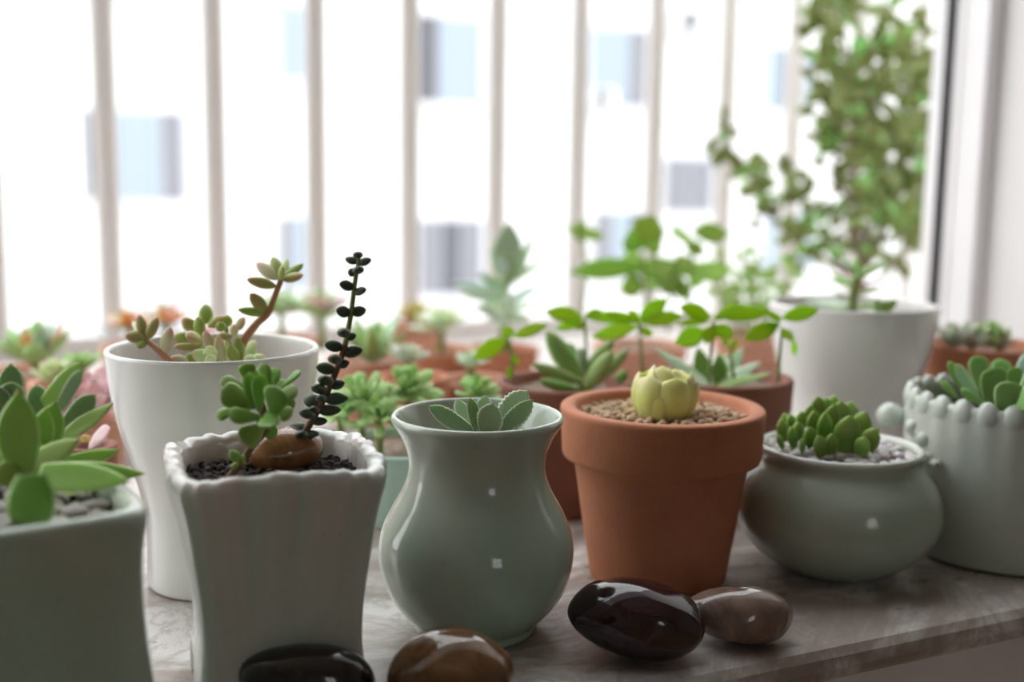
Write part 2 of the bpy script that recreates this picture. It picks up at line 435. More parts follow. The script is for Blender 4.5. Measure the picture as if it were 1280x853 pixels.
# back wall with a second window (its reflection shows in the glazes)
BW0, BW1, BZ0, BZ1 = -0.35, 0.25, 0.15, 1.0
v, f = boxes([(RL-0.1, BW0, RB-0.15, RB, RZ0, RZ1), (BW1, RR+0.1, RB-0.15, RB, RZ0, RZ1), (BW0, BW1, RB-0.15, RB, RZ0, BZ0), (BW0, BW1, RB-0.15, RB, BZ1, RZ1)])
structure('wall_back', v, f, M['paint'])
v, f = boxes([(BW0, BW0+0.05, RB-0.1, RB-0.05, BZ0, BZ1), (BW1-0.05, BW1, RB-0.1, RB-0.05, BZ0, BZ1), (BW0, BW1, RB-0.1, RB-0.05, BZ0, BZ0+0.05), (BW0, BW1, RB-0.1, RB-0.05, BZ1-0.05, BZ1), ((BW0+BW1)/2-0.04, (BW0+BW1)/2+0.04, RB-0.1, RB-0.05, BZ0, BZ1), (BW0, BW1, RB-0.1, RB-0.05, 0.55, 0.60)])
structure('window_2', v, f, M['alu'])
v, f = boxes([(RL-0.1, RR+0.1, RB-0.15, 0.5, RZ0-0.1, RZ0)]); structure('floor', v, f, M['floor'])
v, f = boxes([(RL-0.1, RR+0.1, RB-0.15, 0.5, RZ1, RZ1+0.1)]); structure('ceiling', v, f, M['paint'])
# window frame: jamb with gasket, track below, head above
fr = structure('window_1', *boxes([(SJ, SJ+0.03, T_FR-0.036, T_FR+0.023, 0.0, TOP)]), M['alu'])
fr['label'] = 'white aluminium window frame with black rubber gasket'
def fpart(name, bx, mat):
    vv, ff = boxes(bx)
    inv = (Matrix.Translation(O) @ Matrix.Rotation(YAW, 4, 'Z')).inverted()
    o = bpy.data.objects.new(name, mesh_from(name, [inv @ Vector(q) for q in vv], ff, False))
    o.data.materials.append(mat); COL.objects.link(o); o.parent = fr
    return o
fpart('gasket', [(SJ-0.0025, SJ+0.001, T_FR-0.001, T_FR+0.0095, 0.0, TOP)], M['gasket'])
fpart('sash_edge', [(SJ-0.002, SJ+0.001, T_FR+0.0095, T_FR+0.0225, 0.0, TOP)], M['alu'])
fpart('jamb_bead', [(SJ-0.0012, SJ+0.002, T_FR-0.0355, T_FR-0.029, 0.0, TOP), (SJ-0.0012, SJ+0.002, T_FR-0.009, T_FR-0.001, 0.0, TOP)], M['alu'])
fpart('bottom_track', [(S_L, SJ-.003, T_FR+0.002, T_FR+0.007, 0.0, 0.014), (S_L, SJ-.003, T_FR+0.007, T_FR+0.018, 0.0, 0.005), (S_L, SJ-.003, T_FR+0.018, T_FR+0.023, 0.0, 0.014)], M['alu'])
fpart('top_rail', [(S_L, SJ, T_FR, T_FR+0.023, TOP-0.05, TOP)], M['alu'])
fpart('left_jamb', [(S_L-0.05, S_L, T_FR, T_FR+0.023, 0.0, TOP)], M['alu'])

# outer ledge and the grille
bar_px = [2, 133, 271, 393, 510, 616, 716, 815, 904, 989, 1062]
T_BAR = 0.88
ledge = structure('trim_2', *boxes([(S_L-0.4, SJ+0.5, T_FR+0.02, T_BAR+0.05, -0.08, 0.0)]), M['ledge'])
s_b = [ST(onplane(p, 190, T_BAR))[0] for p in bar_px]
fit_n = len(s_b)
step = (s_b[9]-s_b[1])/8.0
s0 = s_b[1]-step
grille = thing('window_grille', S(s0+4*step, T_BAR, 0), 'security grille of upright pale metal bars outside the window', 'window grille')
for i in range(-3, 13):
    s = s0 + i*step
    if s > SJ+0.45: break
    r = 0.0115
    vv, ff = [], []
    for z in (0.0, 1.5):
        for k in range(12):
            a = 2*math.pi*k/12
            vv.append(S(s+r*math.cos(a), T_BAR+r*math.sin(a), z))
    ff = [(k, (k+1) % 12, 12+(k+1) % 12, 12+k) for k in range(12)] + [tuple(range(11, -1, -1)), tuple(range(12, 24))]
    part('bar', vv, ff, M['bar'], grille)
vv, ff = boxes([(s0-3*step-0.02, SJ+0.45, T_BAR-0.012, T_BAR+0.012, 0.0, 0.02)]); part('bottom_rail', vv, ff, M['bar'], grille, smooth=False)
vv, ff = boxes([(s0-3*step-0.02, SJ+0.45, T_BAR-0.012, T_BAR+0.012, 1.48, 1.5)]); part('top_rail', vv, ff, M['bar'], grille, smooth=False)

# ------------------------------------------------------------------ the house across the street
T_H = 17.0
hb = onplane(500, 230, T_H)
hs, _ = ST(hb)
bl = thing('apartment_building', S(hs, T_H, -11), 'white rendered apartment house with pale windows across the street', 'building')
vv, ff = boxes([(hs-22, hs+26, T_H+0.25, T_H+9, -11, 6.0)])
part('wall', vv, ff, M['facade'], bl, smooth=False)
vv, ff = boxes([(hs-22.3, hs+26.3, T_H-0.3, T_H+9.3, 6.0, 6.35)])
part('roof', vv, ff, M['facade'], bl, smooth=False)
def fwin(x0, y0, x1, y1, dark_side=None, mats=('pane',)):
    a, c = onplane(x0, y1, T_H+0.25), onplane(x1, y0, T_H+0.25)
    (sa, _), (sc, _) = ST(a), ST(c)
    za, zc = a.z, c.z
    vv, ff = boxes([(sa, sc, T_H+0.2, T_H+0.3, za, zc)])
    w = part('window', vv, ff, M['wframe'], bl, smooth=False)
    k = len(mats); fw = 0.05
    for i, m in enumerate(mats):
        w0 = sa+fw+(sc-sa-2*fw)*i/k; w1 = sa+fw+(sc-sa-2*fw)*(i+1)/k-0.03
        vv, ff = boxes([(w0, w1, T_H+0.185, T_H+0.21, za+fw, zc-fw)])
        part('pane', vv, ff, M[m], w, smooth=False)
    vv, ff = boxes([(sa-0.08, sc+0.08, T_H+0.12, T_H+0.26, za-0.08, za)])
    part('window_sill', vv, ff, M['facade'], w, smooth=False)
    return sa, sc, za, zc
wins = [(106, 138, 234, 254, ('pane_dark', 'pane', 'pane', 'curtain')), (346, 6, 402, 102, ('pane', 'pane', 'pane_dark')), (346, 268, 402, 366, ('curtain', 'pane', 'pane_dark')),
        (516, 22, 606, 130, ('pane_dark', 'pane', 'pane')), (520, 272, 606, 372, ('curtain', 'pane_dark', 'curtain')), (734, 36, 812, 134, ('pane', 'pane', 'curtain')), (738, 262, 812, 352, ('curtain', 'pane', 'pane_dark')),
        (826, 196, 894, 268, ('curtain', 'curtain')), (950, 60, 1020, 140, ('pane', 'pane_dark', 'pane')), (950, 262, 1020, 340, ('pane', 'pane')), (-120, 148, -10, 262, ('pane', 'pane_dark')),
        (106, -130, 234, -10, ('pane', 'curtain')), (106, 400, 234, 520, ('pane', 'pane_dark'))]
for x0, y0, x1, y1, ms in wins: fwin(x0, y0, x1, y1, mats=ms)
def acunit(x0, y0, x1, y1):
    a, c = onplane(x0, y1, T_H), onplane(x1, y0, T_H)
    (sa, _), (sc, _) = ST(a), ST(c)
    vv, ff = boxes([(sa, sc, T_H-0.1, T_H+0.3, a.z, c.z)])
    o = part('air_conditioner', vv, ff, M['acbox'], bl, smooth=False)
    cc = S((sa+sc)/2-0.06, T_H-0.1, (a.z+c.z)/2); rr = (c.z-a.z)*0.4
    vv = [cc+E1*(rr*math.cos(2*math.pi*k/20))+Vector((0,0,rr*math.sin(2*math.pi*k/20)))-E2*0.03 for k in range(20)] + [cc+E1*(rr*math.cos(2*math.pi*k/20))+Vector((0,0,rr*math.sin(2*math.pi*k/20)))+E2*0.03 for k in range(20)]
    part('fan_grille', vv, [(k, (k+1) % 20, 20+(k+1) % 20, 20+k) for k in range(20)]+[tuple(range(19, -1, -1))], M['pane_dark'], o, smooth=False)
acunit(842, 14, 882, 40)
acunit(738, 112, 768, 134)
vv = [S(-150, -150, -11.0), S(150, -150, -11.0), S(150, 150, -11.0), S(-150, 150, -11.0)]
structure('ground', vv, [(0, 1, 2, 3)], M['ground'])

# ------------------------------------------------------------------ leaves
WP = {
 'obovate': [(0,.15),(.15,.22),(.4,.37),(.62,.48),(.75,.5),(.87,.43),(.95,.27),(1,.0)],
 'ovate':   [(0,.22),(.15,.36),(.38,.49),(.5,.5),(.68,.42),(.82,.27),(.93,.10),(1,0)],
 'broad':   [(0,.25),(.2,.40),(.45,.49),(.62,.5),(.78,.42),(.9,.24),(.96,.08),(1,0)],
 'lance':   [(0,.34),(.2,.46),(.42,.5),(.6,.44),(.8,.27),(.93,.10),(1,0)],
 'oval':    [(0,.06),(.06,.22),(.2,.40),(.38,.49),(.55,.5),(.75,.42),(.9,.26),(.97,.12),(1,0)],
 'blunt':   [(0,.34),(.3,.45),(.6,.5),(.8,.46),(.92,.34),(.97,.2),(1,0)],
 'bract':   [(0,.30),(.2,.42),(.45,.5),(.65,.49),(.8,.42),(.9,.30),(.96,.14),(1,0)],
 'hawo':    [(0,.36),(.3,.48),(.5,.5),(.68,.44),(.83,.29),(.94,.12),(1,0)],
 'thin':    [(0,.03),(.07,.12),(.25,.38),(.45,.5),(.65,.45),(.82,.27),(.94,.09),(1,0)],
}
TP = {'thin': [(0,.6),(.5,1),(1,.1)]}
TPD = [(0,.45),(.15,.75),(.45,1),(.75,.85),(.92,.5),(1,0.0)]
OVT = [(0,.1),(.06,.42),(.2,.8),(.45,1),(.7,.88),(.9,.52),(.97,.25),(1,0)]
_leafcache = {}
def leafmesh(kind, w, t, bend, cup, mat, serr=False):
    key = (kind, round(w, 2), round(t, 2), round(bend, 1), round(cup, 1), mat.name, serr)
    if key in _leafcache: return _leafcache[key]
    w, t, bend, cup = max(key[1], 0.04), max(key[2], 0.008), key[3], key[4]
    m = 10
    us = [0, .04, .12, .25, .4, .55, .68, .8, .88, .94, .98, 1.0]
    if serr: us = [0, .05, .15, .28, .4] + [.4+.6*(i+1)/22 for i in range(22)]
    tp = OVT if kind == 'oval' else TP.get(kind, TPD)
    v, f, along, marg = [], [], [], []
    for i, u in enumerate(us):
        hw = lerp_prof(WP[kind], u)*w
        if serr and u > 0.4 and u < 0.99: hw *= (1.05 if i % 3 == 1 else 0.955)
        ht = lerp_prof(tp, u)*t*0.5
        for k in range(m):
            a = 2*math.pi*k/m
            c, s = math.cos(a), math.sin(a)
            y = hw*c
            z = ht*(s*0.6 if s > 0 else s*1.4) if kind != 'oval' else ht*s
            z += cup*(y*y)/max(w, 0.02)*1.2 + bend*u*u*0.5
            v.append((u, y, z)); along.append(u); marg.append(max(abs(c)**1.5, 0) if u < 0.97 else 1.0)
    for i in range(len(us)-1):
        for k in range(m):
            k2 = (k+1) % m
            f.append((i*m+k, i*m+k2, (i+1)*m+k2, (i+1)*m+k))
    f.append(tuple(range(m-1, -1, -1)))
    me = mesh_from('leaf_'+kind, v, f)
    a1 = me.attributes.new('along', 'FLOAT', 'POINT'); a1.data.foreach_set('value', along)
    a2 = me.attributes.new('margin', 'FLOAT', 'POINT'); a2.data.foreach_set('value', marg)
    me.materials.append(mat)
    _leafcache[key] = me
    return me
def leaf(parent, a, b, w, nrm, mat, kind='obovate', t=0.3, bend=0.0, cup=0.0, serr=False, name='leaf'):
    """a leaf from a to b, w metres wide; its upper side faces nrm; t: thickness over width"""
    a, b = Vector(a), Vector(b)
    x = b-a; L = x.length
    x.normalize()
    z = Vector(nrm); z = z - x*z.dot(x)
    if z.length < 1e-4: z = Vector((0.01, -1, 0.3)); z = z - x*z.dot(x)
    z.normalize(); y = z.cross(x)
    me = leafmesh(kind, w/L, t*w/L, bend, cup, M[mat], serr)
    mw = Matrix(((x.x, y.x, z.x, a.x), (x.y, y.y, z.y, a.y), (x.z, y.z, z.z, a.z), (0, 0, 0, 1))) @ Matrix.Scale(L, 4)
    return link(name, me, None, parent, mw)
CAMN = Vector((0, -0.85, 0.5))
def lp(parent, base, tip, w, d, dt=0.0, mat='jade', kind='obovate', n=CAMN, t=0.3, bend=0.0, cup=0.0, serr=False):
    """a leaf given by the pixels of its ends, its width in pixels, its depth and how much deeper its tip lies"""
    return leaf(parent, W(base[0], base[1], d), W(tip[0], tip[1], d+dt), w*d/F, n, mat, kind, t, bend, cup, serr)
def crop(x0, y0, k):
    return lambda p: (x0+p[0]*k, y0+p[1]*k)
def rosette(parent, c, R, n, mat, kind='obovate', wr=0.5, t=0.3, el0=80, el1=15, inner=0.35, axis=(0, 0, 1), bend=0.3, cup=0.3, ph=0.0, jit=0.1, rng=random, mats=None, base_r=0.08):
    """n leaves by the golden angle, upright in the middle, flat outside"""
    c = Vector(c); ax = Vector(axis).normalized()
    ux = ax.cross(Vector((0.2, 1, 0.1))).normalized(); uy = ax.cross(ux)
    for i in range(n):
        q = (i+0.5)/n
        az = ph + i*2.39996 + rng.uniform(-jit, jit)
        el = math.radians(el0+(el1-el0)*q**0.8 + rng.uniform(-6, 6))
        L = R*(inner+(1-inner)*q**0.75)*rng.uniform(0.93, 1.05)
        h = ux*math.cos(az)+uy*math.sin(az)
        dr = h*math.cos(el)+ax*math.sin(el)
        nr = ax*math.cos(el)-h*math.sin(el)
        b0 = c + h*(base_r*R*(0.3+q)) - ax*(R*0.06*q)
        leaf(parent, b0, b0+dr*L, L*wr*(1.15-0.25*q), nr, (mats[i % len(mats)] if mats else mat), kind, t, bend, cup)
def core(parent, c, r, mat, name='stem', up=1.0):
    """the short fleshy stalk that carries a rosette"""
    c = Vector(c)
    prof = spl([(r*0.9, -r*1.6*up), (r*0.95, -r*0.8*up), (r*0.9, 0), (r*0.55, r*0.6), (r*0.08, r*0.85)], 3)
    vv, ff = revolve(c, [(p[0], p[1]) for p in prof], 12)
    return part(name, vv, ff, mat, parent)
def stalk(parent, pts, r0, r1, mat, name='stem'):
    k = len(pts)
    vv, ff = tube(pts, [r0+(r1-r0)*i/(k-1) for i in range(k)])
    return part(name, vv, ff, mat, parent)

# ------------------------------------------------------------------ stones, gravel, soil
def stone_mesh(name, seed, sub=2, amp=0.18, freq=1.2):
    bm = bmesh.new()
    bmesh.ops.create_icosphere(bm, subdivisions=sub, radius=1.0)
    off = Vector((seed*3.7, seed*1.3, seed*2.1))
    for vv in bm.verts:
        vv.co *= 1 + amp*noise.noise(vv.co*freq+off)
    me = bpy.data.meshes.new(name); bm.to_mesh(me); bm.free()
    me.polygons.foreach_set('use_smooth', [True]*len(me.polygons))
    return me
GR = {}
def grains(parent, c, R, size, mat, count, seed, name='gravel_stone', mound=0.0, hole=0.0, squash=0.75, shape=None, seat=0.35):
    """single stones strewn over a round (or shaped) bed, none lying in another"""
    rng = random.Random(seed)
    if mat not in GR:
        GR[mat] = [stone_mesh(name, i+len(GR)*5, 1, 0.28) for i in range(4)]
        for me in GR[mat]: me.materials.append(M[mat])
    pts = []
    tries = 0
    while len(pts) < count and tries < count*60:
        tries += 1
        a, q = rng.uniform(0, 2*math.pi), math.sqrt(rng.random())*R
        x, y = q*math.cos(a), q*math.sin(a)
        if shape and not shape(x, y): continue
        if math.hypot(x, y) < hole: continue
        if any((x-u)**2+(y-v_)**2 < (size*0.82)**2 for u, v_ in pts): continue
        pts.append((x, y))
    for x, y in pts:
        s = size*0.5*rng.uniform(0.75, 1.2)
        z = mound*(1-(math.hypot(x, y)/R)**2) + size*seat*rng.uniform(0.5, 1.2)
        mw = Matrix.Translation(Vector(c)+Vector((x, y, z))) @ Matrix.Rotation(rng.uniform(0, 6.28), 4, 'Z') @ Matrix.Rotation(rng.uniform(-0.5, 0.5), 4, 'X') @ Matrix.Diagonal((s*1.15, s*rng.uniform(0.85, 1.1), s*squash, 1))
        link(name, rng.choice(GR[mat]), None, parent, mw)
def soil(parent, c, R, mat='soil', fn=None, seed=1, rough=0.0012, grit=0, gsize=0.002):
    """an uneven bed of soil, its crumbs one with it"""
    rng = random.Random(seed)
    vv, ff = [Vector(c)], []
    rings, n = 7, 36
    for i in range(1, rings+1):
        for k in range(n):
            a = 2*math.pi*k/n; r = R*i/rings
            x, y = (fn(a, r) if fn else (r*math.cos(a), r*math.sin(a)))
            z = rough*noise.noise(Vector((x*180+seed, y*180, seed*2.3)))*2
            vv.append(Vector(c)+Vector((x, y, z)))
    for k in range(n): ff.append((0, 1+k, 1+(k+1) % n))
    for i in range(rings-1):
        for k in range(n):
            ff.append((1+i*n+k, 1+(i+1)*n+k, 1+(i+1)*n+(k+1) % n, 1+i*n+(k+1) % n))
    if grit:
        src = stone_mesh('crumb', seed, 1, 0.35)
        sv = [q.co.copy() for q in src.vertices]; sf = [tuple(p.vertices) for p in src.polygons]
        bpy.data.meshes.remove(src)
        for _ in range(grit):
            a, q = rng.uniform(0, 6.283), math.sqrt(rng.random())*R*0.97
            x, y = (fn(a, q) if fn else (q*math.cos(a), q*math.sin(a)))
            s = gsize*rng.uniform(0.3, 0.8); p = Vector(c)+Vector((x, y, s*0.5)); n0 = len(vv)
            rot = Matrix.Rotation(rng.uniform(0, 6), 3, 'Z') @ Matrix.Rotation(rng.uniform(0, 6), 3, 'X')
            vv += [p+rot@(u*s) for u in sv]; ff += [tuple(i+n0 for i in q2) for q2 in sf]
    return part('soil', vv, ff, M[mat], parent, kind='stuff' if grit else None)
def river_stone(c, half, yaw, tilt, mat, seed, label, amp=0.16, freq=0.9, z0=0.0):
    bm = bmesh.new()
    bmesh.ops.create_icosphere(bm, subdivisions=4, radius=1.0)
    off = Vector((seed*3.1, seed*1.7, seed*0.9))
    rot = Matrix.Rotation(yaw, 3, 'Z') @ Matrix.Rotation(tilt, 3, 'Y')
    pts = []
    for q in bm.verts:
        p = q.co*(1+amp*noise.noise(q.co*freq+off)+0.012*noise.noise(q.co*2.2+off))
        pts.append(rot @ Vector((p.x*half[0], p.y*half[1], p.z*half[2])))
    ff = [tuple(x.index for x in q.verts) for q in bm.faces]
    bm.free()
    zl = min(p.z for p in pts)
    base = Vector((c[0], c[1], z0))
    return single('river_stone', [base+p-Vector((0, 0, zl)) for p in pts], ff, M[mat], base, label, 'stone')

# ------------------------------------------------------------------ round pots
def terra_prof(R, h, rb, lip=0.27, wall=0.006, soil_z=None):
    """flower pot with a collar"""
    zc = h*(1-lip)
    r_at = lambda z: rb+(R*0.93-rb)*(z/h)
    sz = soil_z if soil_z is not None else h*0.8
    return [(rb*0.93, 0.0), (rb*0.985, 0.0006), (rb, 0.002), (r_at(zc*0.5), zc*0.5), (r_at(zc*0.97), zc*0.97), (r_at(zc)+0.0006, zc-0.0006), (R*0.962, zc+0.001), (R*0.972, zc+0.0025),
            (R*0.993, h-0.0035), (R*0.998, h-0.002), (R*0.992, h-0.0007), (R*0.975, h), (R-wall+0.0012, h), (R-wall, h-0.0008), (R-wall-0.0006, h-0.002), (R-wall-0.003, sz), (R-wall-0.006, sz-0.006)]
def attr(o, name, fn):
    me = o.data
    at = me.attributes.new(name, 'FLOAT', 'POINT')
    at.data.foreach_set('value', [fn(i, v.co) for i, v in enumerate(me.vertices)])
def rim_of(o, h, w=0.0028, k=0.75):
    """glaze runs thin on the rim and shows the white body"""
    attr(o, 'rim', lambda i, c: k*min(1, max(0, (c.z-(h-w))/(w*0.6))))
def pot_at(px, py_rim, d):
    p = W(px, py_rim, d)
    return Vector((p.x, p.y, 0.0)), p.z     # foot of the pot on the sill and the height of its rim

# ---- the celadon vase
PC, PH = pot_at(597, 517, 0.438)
k = 0.438/F
vase = thing('potted_succulent', PC, 'celadon green vase-shaped pot holding a toothed downy succulent', 'potted plant')
def pz(py, d): return max(W(600, py, d).z, 0)
pr = [(0.60*62, 0), (0.60*64, 0.0006), (62*0.62, 0.0025), (62*.66, 0.0045)]
vp = [(74, 0.0), (79, 0.0006), (81, 0.0022), (82, 0.0042), (90, 0.0068), (106, 0.0125), (119, 0.0205), (126, 0.031), (123, 0.041), (110, 0.0505), (96, 0.0585), (88, 0.066), (88.5, 0.073), (96, 0.080), (105, 0.0848), (109, 0.0868), (110, 0.0880), (108.5, 0.0893), (105.5, 0.0898), (102.5, 0.0890), (100, 0.087), (92, 0.0795), (85, 0.074), (80, 0.066), (78, 0.060)]
sc = PH/0.0898
vprof = spl([(r*k, z*sc) for r, z in vp], 3)
vv, ff = revolve(PC, [(p[0], p[1]) for p in vprof], 72)
part('pot', vv, ff, M['celadon'], vase)
soil(vase, PC+Vector((0, 0, 0.0735*sc)), 83*k, 'grit', seed=3)
C4 = crop(440, 460, .4604)
pd = 0.438
st = core(vase, W(600, 548, pd), 0.004, M['stem_green'])
for (bx, tx, w, dt, m, n, bend) in [
    ((335,182),(197,112),58,-0.004,'fuzzy',(0.3,-0.75,0.6),0.3), ((322,175),(284,86),44,0.012,'fuzzy',(0.2,-0.8,0.3),0.1),
    ((340,175),(318,80),42,0.003,'fuzzy',(0.5,-0.8,0.2),0.1), ((368,185),(386,88),76,-0.010,'fuzzy',(-0.05,-0.9,0.35),0.2),
    ((352,170),(362,76),50,0.012,'fuzzy',(0,-0.9,0.3),0.1), ((382,188),(488,64),92,-0.002,'fuzzy',(-0.35,-0.75,0.45),0.2), ((392,190),(494,80),56,-0.012,'fuzzy',(0.1,-0.9,0.1),0.1)]:
    lp(st, C4(bx), C4(tx), w*.4604, pd, dt, m, 'broad', Vector(n), 0.28, bend, 0.4, serr=True)

# ---- the terracotta pot with the lime bud
PC, PH = pot_at(828, 507, 0.504)
k = 0.504/F
tp_ = thing('potted_succulent', PC, 'orange terracotta pot with tan gravel and a closed pale lime bud', 'potted plant')
vv, ff = revolve(PC, terra_prof(130*k, PH, 88*k, 0.30, 0.0068, PH-0.008), 80)
part('pot', vv, ff, M['terra'], tp_)
soil(tp_, PC+Vector((0, 0, PH-0.0070)), 119*k, 'grit', seed=5)
grains(tp_, PC+Vector((0, 0, PH-0.0068)), 115*k, 0.0046, 'gravel', 290, 11, mound=0.0025, hole=0.007)
bc = PC+Vector((0.0, -0.006, PH-0.003))
st = core(tp_, bc, 0.005, M['stem_green'])
rng = random.Random(4)
for ring, (nl, r0, r1, ht, w) in enumerate([(3, .002, .0045, .0215, .015), (5, .006, .0115, .0205, .0175), (6, .009, .0172, .0175, .0185)]):
    for i in range(nl):
        a = 2*math.pi*i/nl + ring*0.55 - 1.35
        h = Vector((math.cos(a), math.sin(a), 0))
        hh = ht*rng.uniform(0.93, 1.05)
        leaf(st, bc+h*r0-Vector((0, 0, .001)), bc+h*r1+Vector((0, 0, hh)), w, -h, 'bud', 'bract', 0.30, 0.55, 0.7)
for a, rr, hh, ww in ((-1.55-0.35, .0155, .012, .014), (-0.25, .0185, .015, .0105), (-2.7, .0165, .0165, .012)):
    h = Vector((math.cos(a), math.sin(a), 0))
    leaf(st, bc+h*0.010-Vector((0,0,.001)), bc+h*rr+Vector((0, 0, hh)), ww, -h, 'bud', 'bract', 0.30, 0.45, 0.6)

# ---- the low round pot with white pebbles
PC, PH = pot_at(1050, 556, 0.519)
k = 0.519/F
rp = thing('potted_succulent', PC, 'low round grey-green pot with white pebbles and stubby green leaves', 'potted plant')
vp = [(62, 0), (68, .0008), (84, .004), (110, .0115), (126, .021), (129.5, .0295), (124, .039), (111, .0465), (102, .0502), (99.5, .0525), (101, .0550), (103, .0566), (101.5, .0580), (98, .0584), (95, .0575), (92.5, .0550), (94, .050), (100, .047)]
sc = PH/0.0584
vv, ff = revolve(PC, [(p[0], p[1]) for p in spl([(r*k, z*sc) for r, z in vp], 3)], 72)
rim_of(part('pot', vv, ff, M['celadon_grey'], rp), PH, .004)
soil(rp, PC+Vector((0, 0, PH-0.0065)), 95*k, 'grit', seed=6)
grains(rp, PC+Vector((0, 0, PH-0.0058)), 88*k, 0.0062, 'pebble', 170, 12, name='white_pebble', squash=0.72, mound=0.002, hole=0.0)
CH = crop(950, 470, 230/1280)
st = core(rp, W(1036, 560, 0.515), 0.006, M['stem_green'])
hw = [((470,400),(515,185),115,.000),((560,390),(560,165),150,.004),((610,500),(625,265),170,-.012),((690,400),(740,245),130,-.002),((770,480),(810,360),120,-.010),((590,300),(640,180),90,.012),
      ((370,380),(370,235),105,.000),((440,430),(450,240),100,-.008),((350,460),(330,350),100,-.010),((430,530),(395,405),95,-.016),((500,510),(495,390),85,-.015),((720,520),(735,415),100,-.017),
      ((245,420),(255,315),105,-.004),((220,470),(205,350),85,-.008),((150,420),(130,300),100,.004),((290,330),(280,245),110,.010),((210,340),(200,265),90,.012),((400,250),(400,140),95,.014),
      ((470,260),(460,150),80,.016),((520,250),(515,135),90,.018),((340,310),(345,200),95,.012),((130,470),(115,410),60,-.006),((280,500),(285,430),55,-.014),((160,330),(165,260),80,.014),((660,300),(655,200),70,.014),((790,430),(835,365),60,-.006)]
for b, t_, w, dt in hw:
    b2, t2 = CH(b), CH(t_)
    dd = 0.516+dt
    out = Vector((b2[0]-1036, 0, 0))*0.006
    lp(st, (b2[0]*0.9+1036*0.1, b2[1]+6), t2, w*0.18*1.18, dd, dt*0.25, 'haworthia', 'hawo', Vector((-(b2[0]-1036)*0.01, -0.8, 0.4)), 0.5, 0.25, 0.1)

# ---- white porcelain cups
def white_cup(px, py, d, Rpx, label):
    pc, ph = pot_at(px, py, d)
    k = d/F; R = Rpx*k
    t = thing('potted_succulent', pc, label, 'potted plant')
    vp = [(.62*R, 0), (.66*R, .0008), (.675*R, .003), (.675*R, ph*.14), (.68*R, ph*.30), (.74*R, ph*.44), (.83*R, ph*.57), (.918*R, ph*.72), (.972*R, ph*.86), (.998*R, ph*.975), (.998*R, ph*.99), (.985*R, ph), (.965*R, ph*.998), (.95*R, ph*.985), (.93*R, ph*.88), (.90*R, ph*.78), (.86*R, ph*.7)]
    vv, ff = revolve(pc, [(p[0], p[1]) for p in spl(vp, 3)], 72)
    part('pot', vv, ff, M['white'], t)
    return t, pc, ph, R
wc, PC, PH, R = white_cup(267, 433, 0.49, 131, 'white porcelain cup with branching bronze-olive sedum, beside the ribbed square pot')
soil(wc, PC+Vector((0, 0, PH*.86)), R*.925, 'grit', seed=8)
C2 = crop(130, 300, .3517)
d = 0.49
main = stalk(wc, [W(*C2((475,440)), d), W(*C2((500,355)), d), W(*C2((545,295)), d), W(*C2((582,262)), d), W(*C2((605,205)), d), W(*C2((630,138)), d)], .0021, .0013, M['stem_red'], 'stem')
for b, t_, w, dt, m in [((622,140),(543,84),50,.006,'sedum_pink'),((628,138),(600,64),46,.008,'sedum_green'),((634,138),(652,70),32,.012,'sedum_green'),((636,136),(708,88),34,.008,'sedum_green'),((634,140),(712,128),40,-.006,'sedum'),((612,165),(506,142),42,-.004,'sedum'),
                       ((578,255),(518,190),48,-.003,'sedum'),((578,262),(474,250),36,-.005,'sedum_green'),((625,140),(640,95),40,-.01,'sedum_green')]:
    lp(main, C2(b), C2(t_), w*.3517, d, dt, m, 'oval', Vector((0, -.85, .4)), 0.5, 0.1, 0.0)
side = stalk(wc, [W(*C2((240,440)), d-.018), W(*C2((195,395)), d-.016), W(*C2((148,356)), d-.014)], .0016, .001, M['stem_red'], 'stem')
for b, t_, w, dt, m in [((148,350),(74,340),50,-.002,'sedum'),((146,350),(124,266),42,.004,'sedum'),((152,355),(190,276),42,.002,'sedum'),((146,358),(118,384),38,-.004,'sedum_green'),((146,345),(100,290),28,.012,'sedum_pale')]:
    lp(side, C2(b), C2(t_), w*.3517, d-.014, dt, m, 'oval', Vector((.1, -.8, .5)), 0.5)
clump = core(wc, W(*C2((390,440)), d-.005), .0035, M['stem_green'])
cl = [((212,408),(236,308),46,-.016,0,'sedum_pink'),((330,325),(278,280),42,0,0,'sedum'),((362,300),(360,228),46,.004,.004,'sedum_green'),((345,345),(334,272),42,-.004,0,'sedum_green'),((368,308),(432,274),34,.002,0,'sedum'),
      ((345,350),(292,346),56,-.012,-.008,'sedum'),((315,358),(246,342),42,-.002,0,'sedum_green'),((350,382),(248,378),28,-.004,-.004,'sedum'),((425,325),(405,292),34,0,0,'sedum_green'),((440,310),(436,266),36,.004,0,'sedum_green'),((462,345),(462,298),32,-.004,0,'sedum_pink'),
      ((455,345),(406,340),28,-.006,-.004,'sedum'),((395,410),(356,322),38,-.006,0,'sedum_pink'),((418,440),(406,338),34,-.010,-.002,'sedum_pink'),((440,440),(432,350),28,-.006,0,'sedum_pale'),((378,425),(312,402),46,-.014,-.004,'sedum_pale'),((385,425),(372,376),42,-.016,-.004,'sedum_pale'),
      ((488,435),(472,344),38,-.004,0,'sedum_green'),((505,436),(536,374),42,-.006,0,'sedum_pale'),((470,438),(448,374),36,-.010,0,'sedum_green'),((505,440),(574,414),38,-.010,0,'sedum_pale'),((505,400),(540,358),34,.006,.002,'sedum_pale'),((385,445),(372,410),40,-.02,-.004,'sedum_pale'),
      ((300,440),(238,418),36,-.014,0,'sedum_pink'),((470,320),(500,275),36,.008,0,'sedum_pink'),((350,430),(330,395),40,-.004,0,'sedum_green'),((420,400),(450,360),38,0,0,'sedum_green'),((330,440),(288,410),40,-.006,0,'sedum_green'),((540,450),(500,412),42,-.012,0,'sedum_pale'),((410,305),(385,285),34,.006,0,'sedum')]
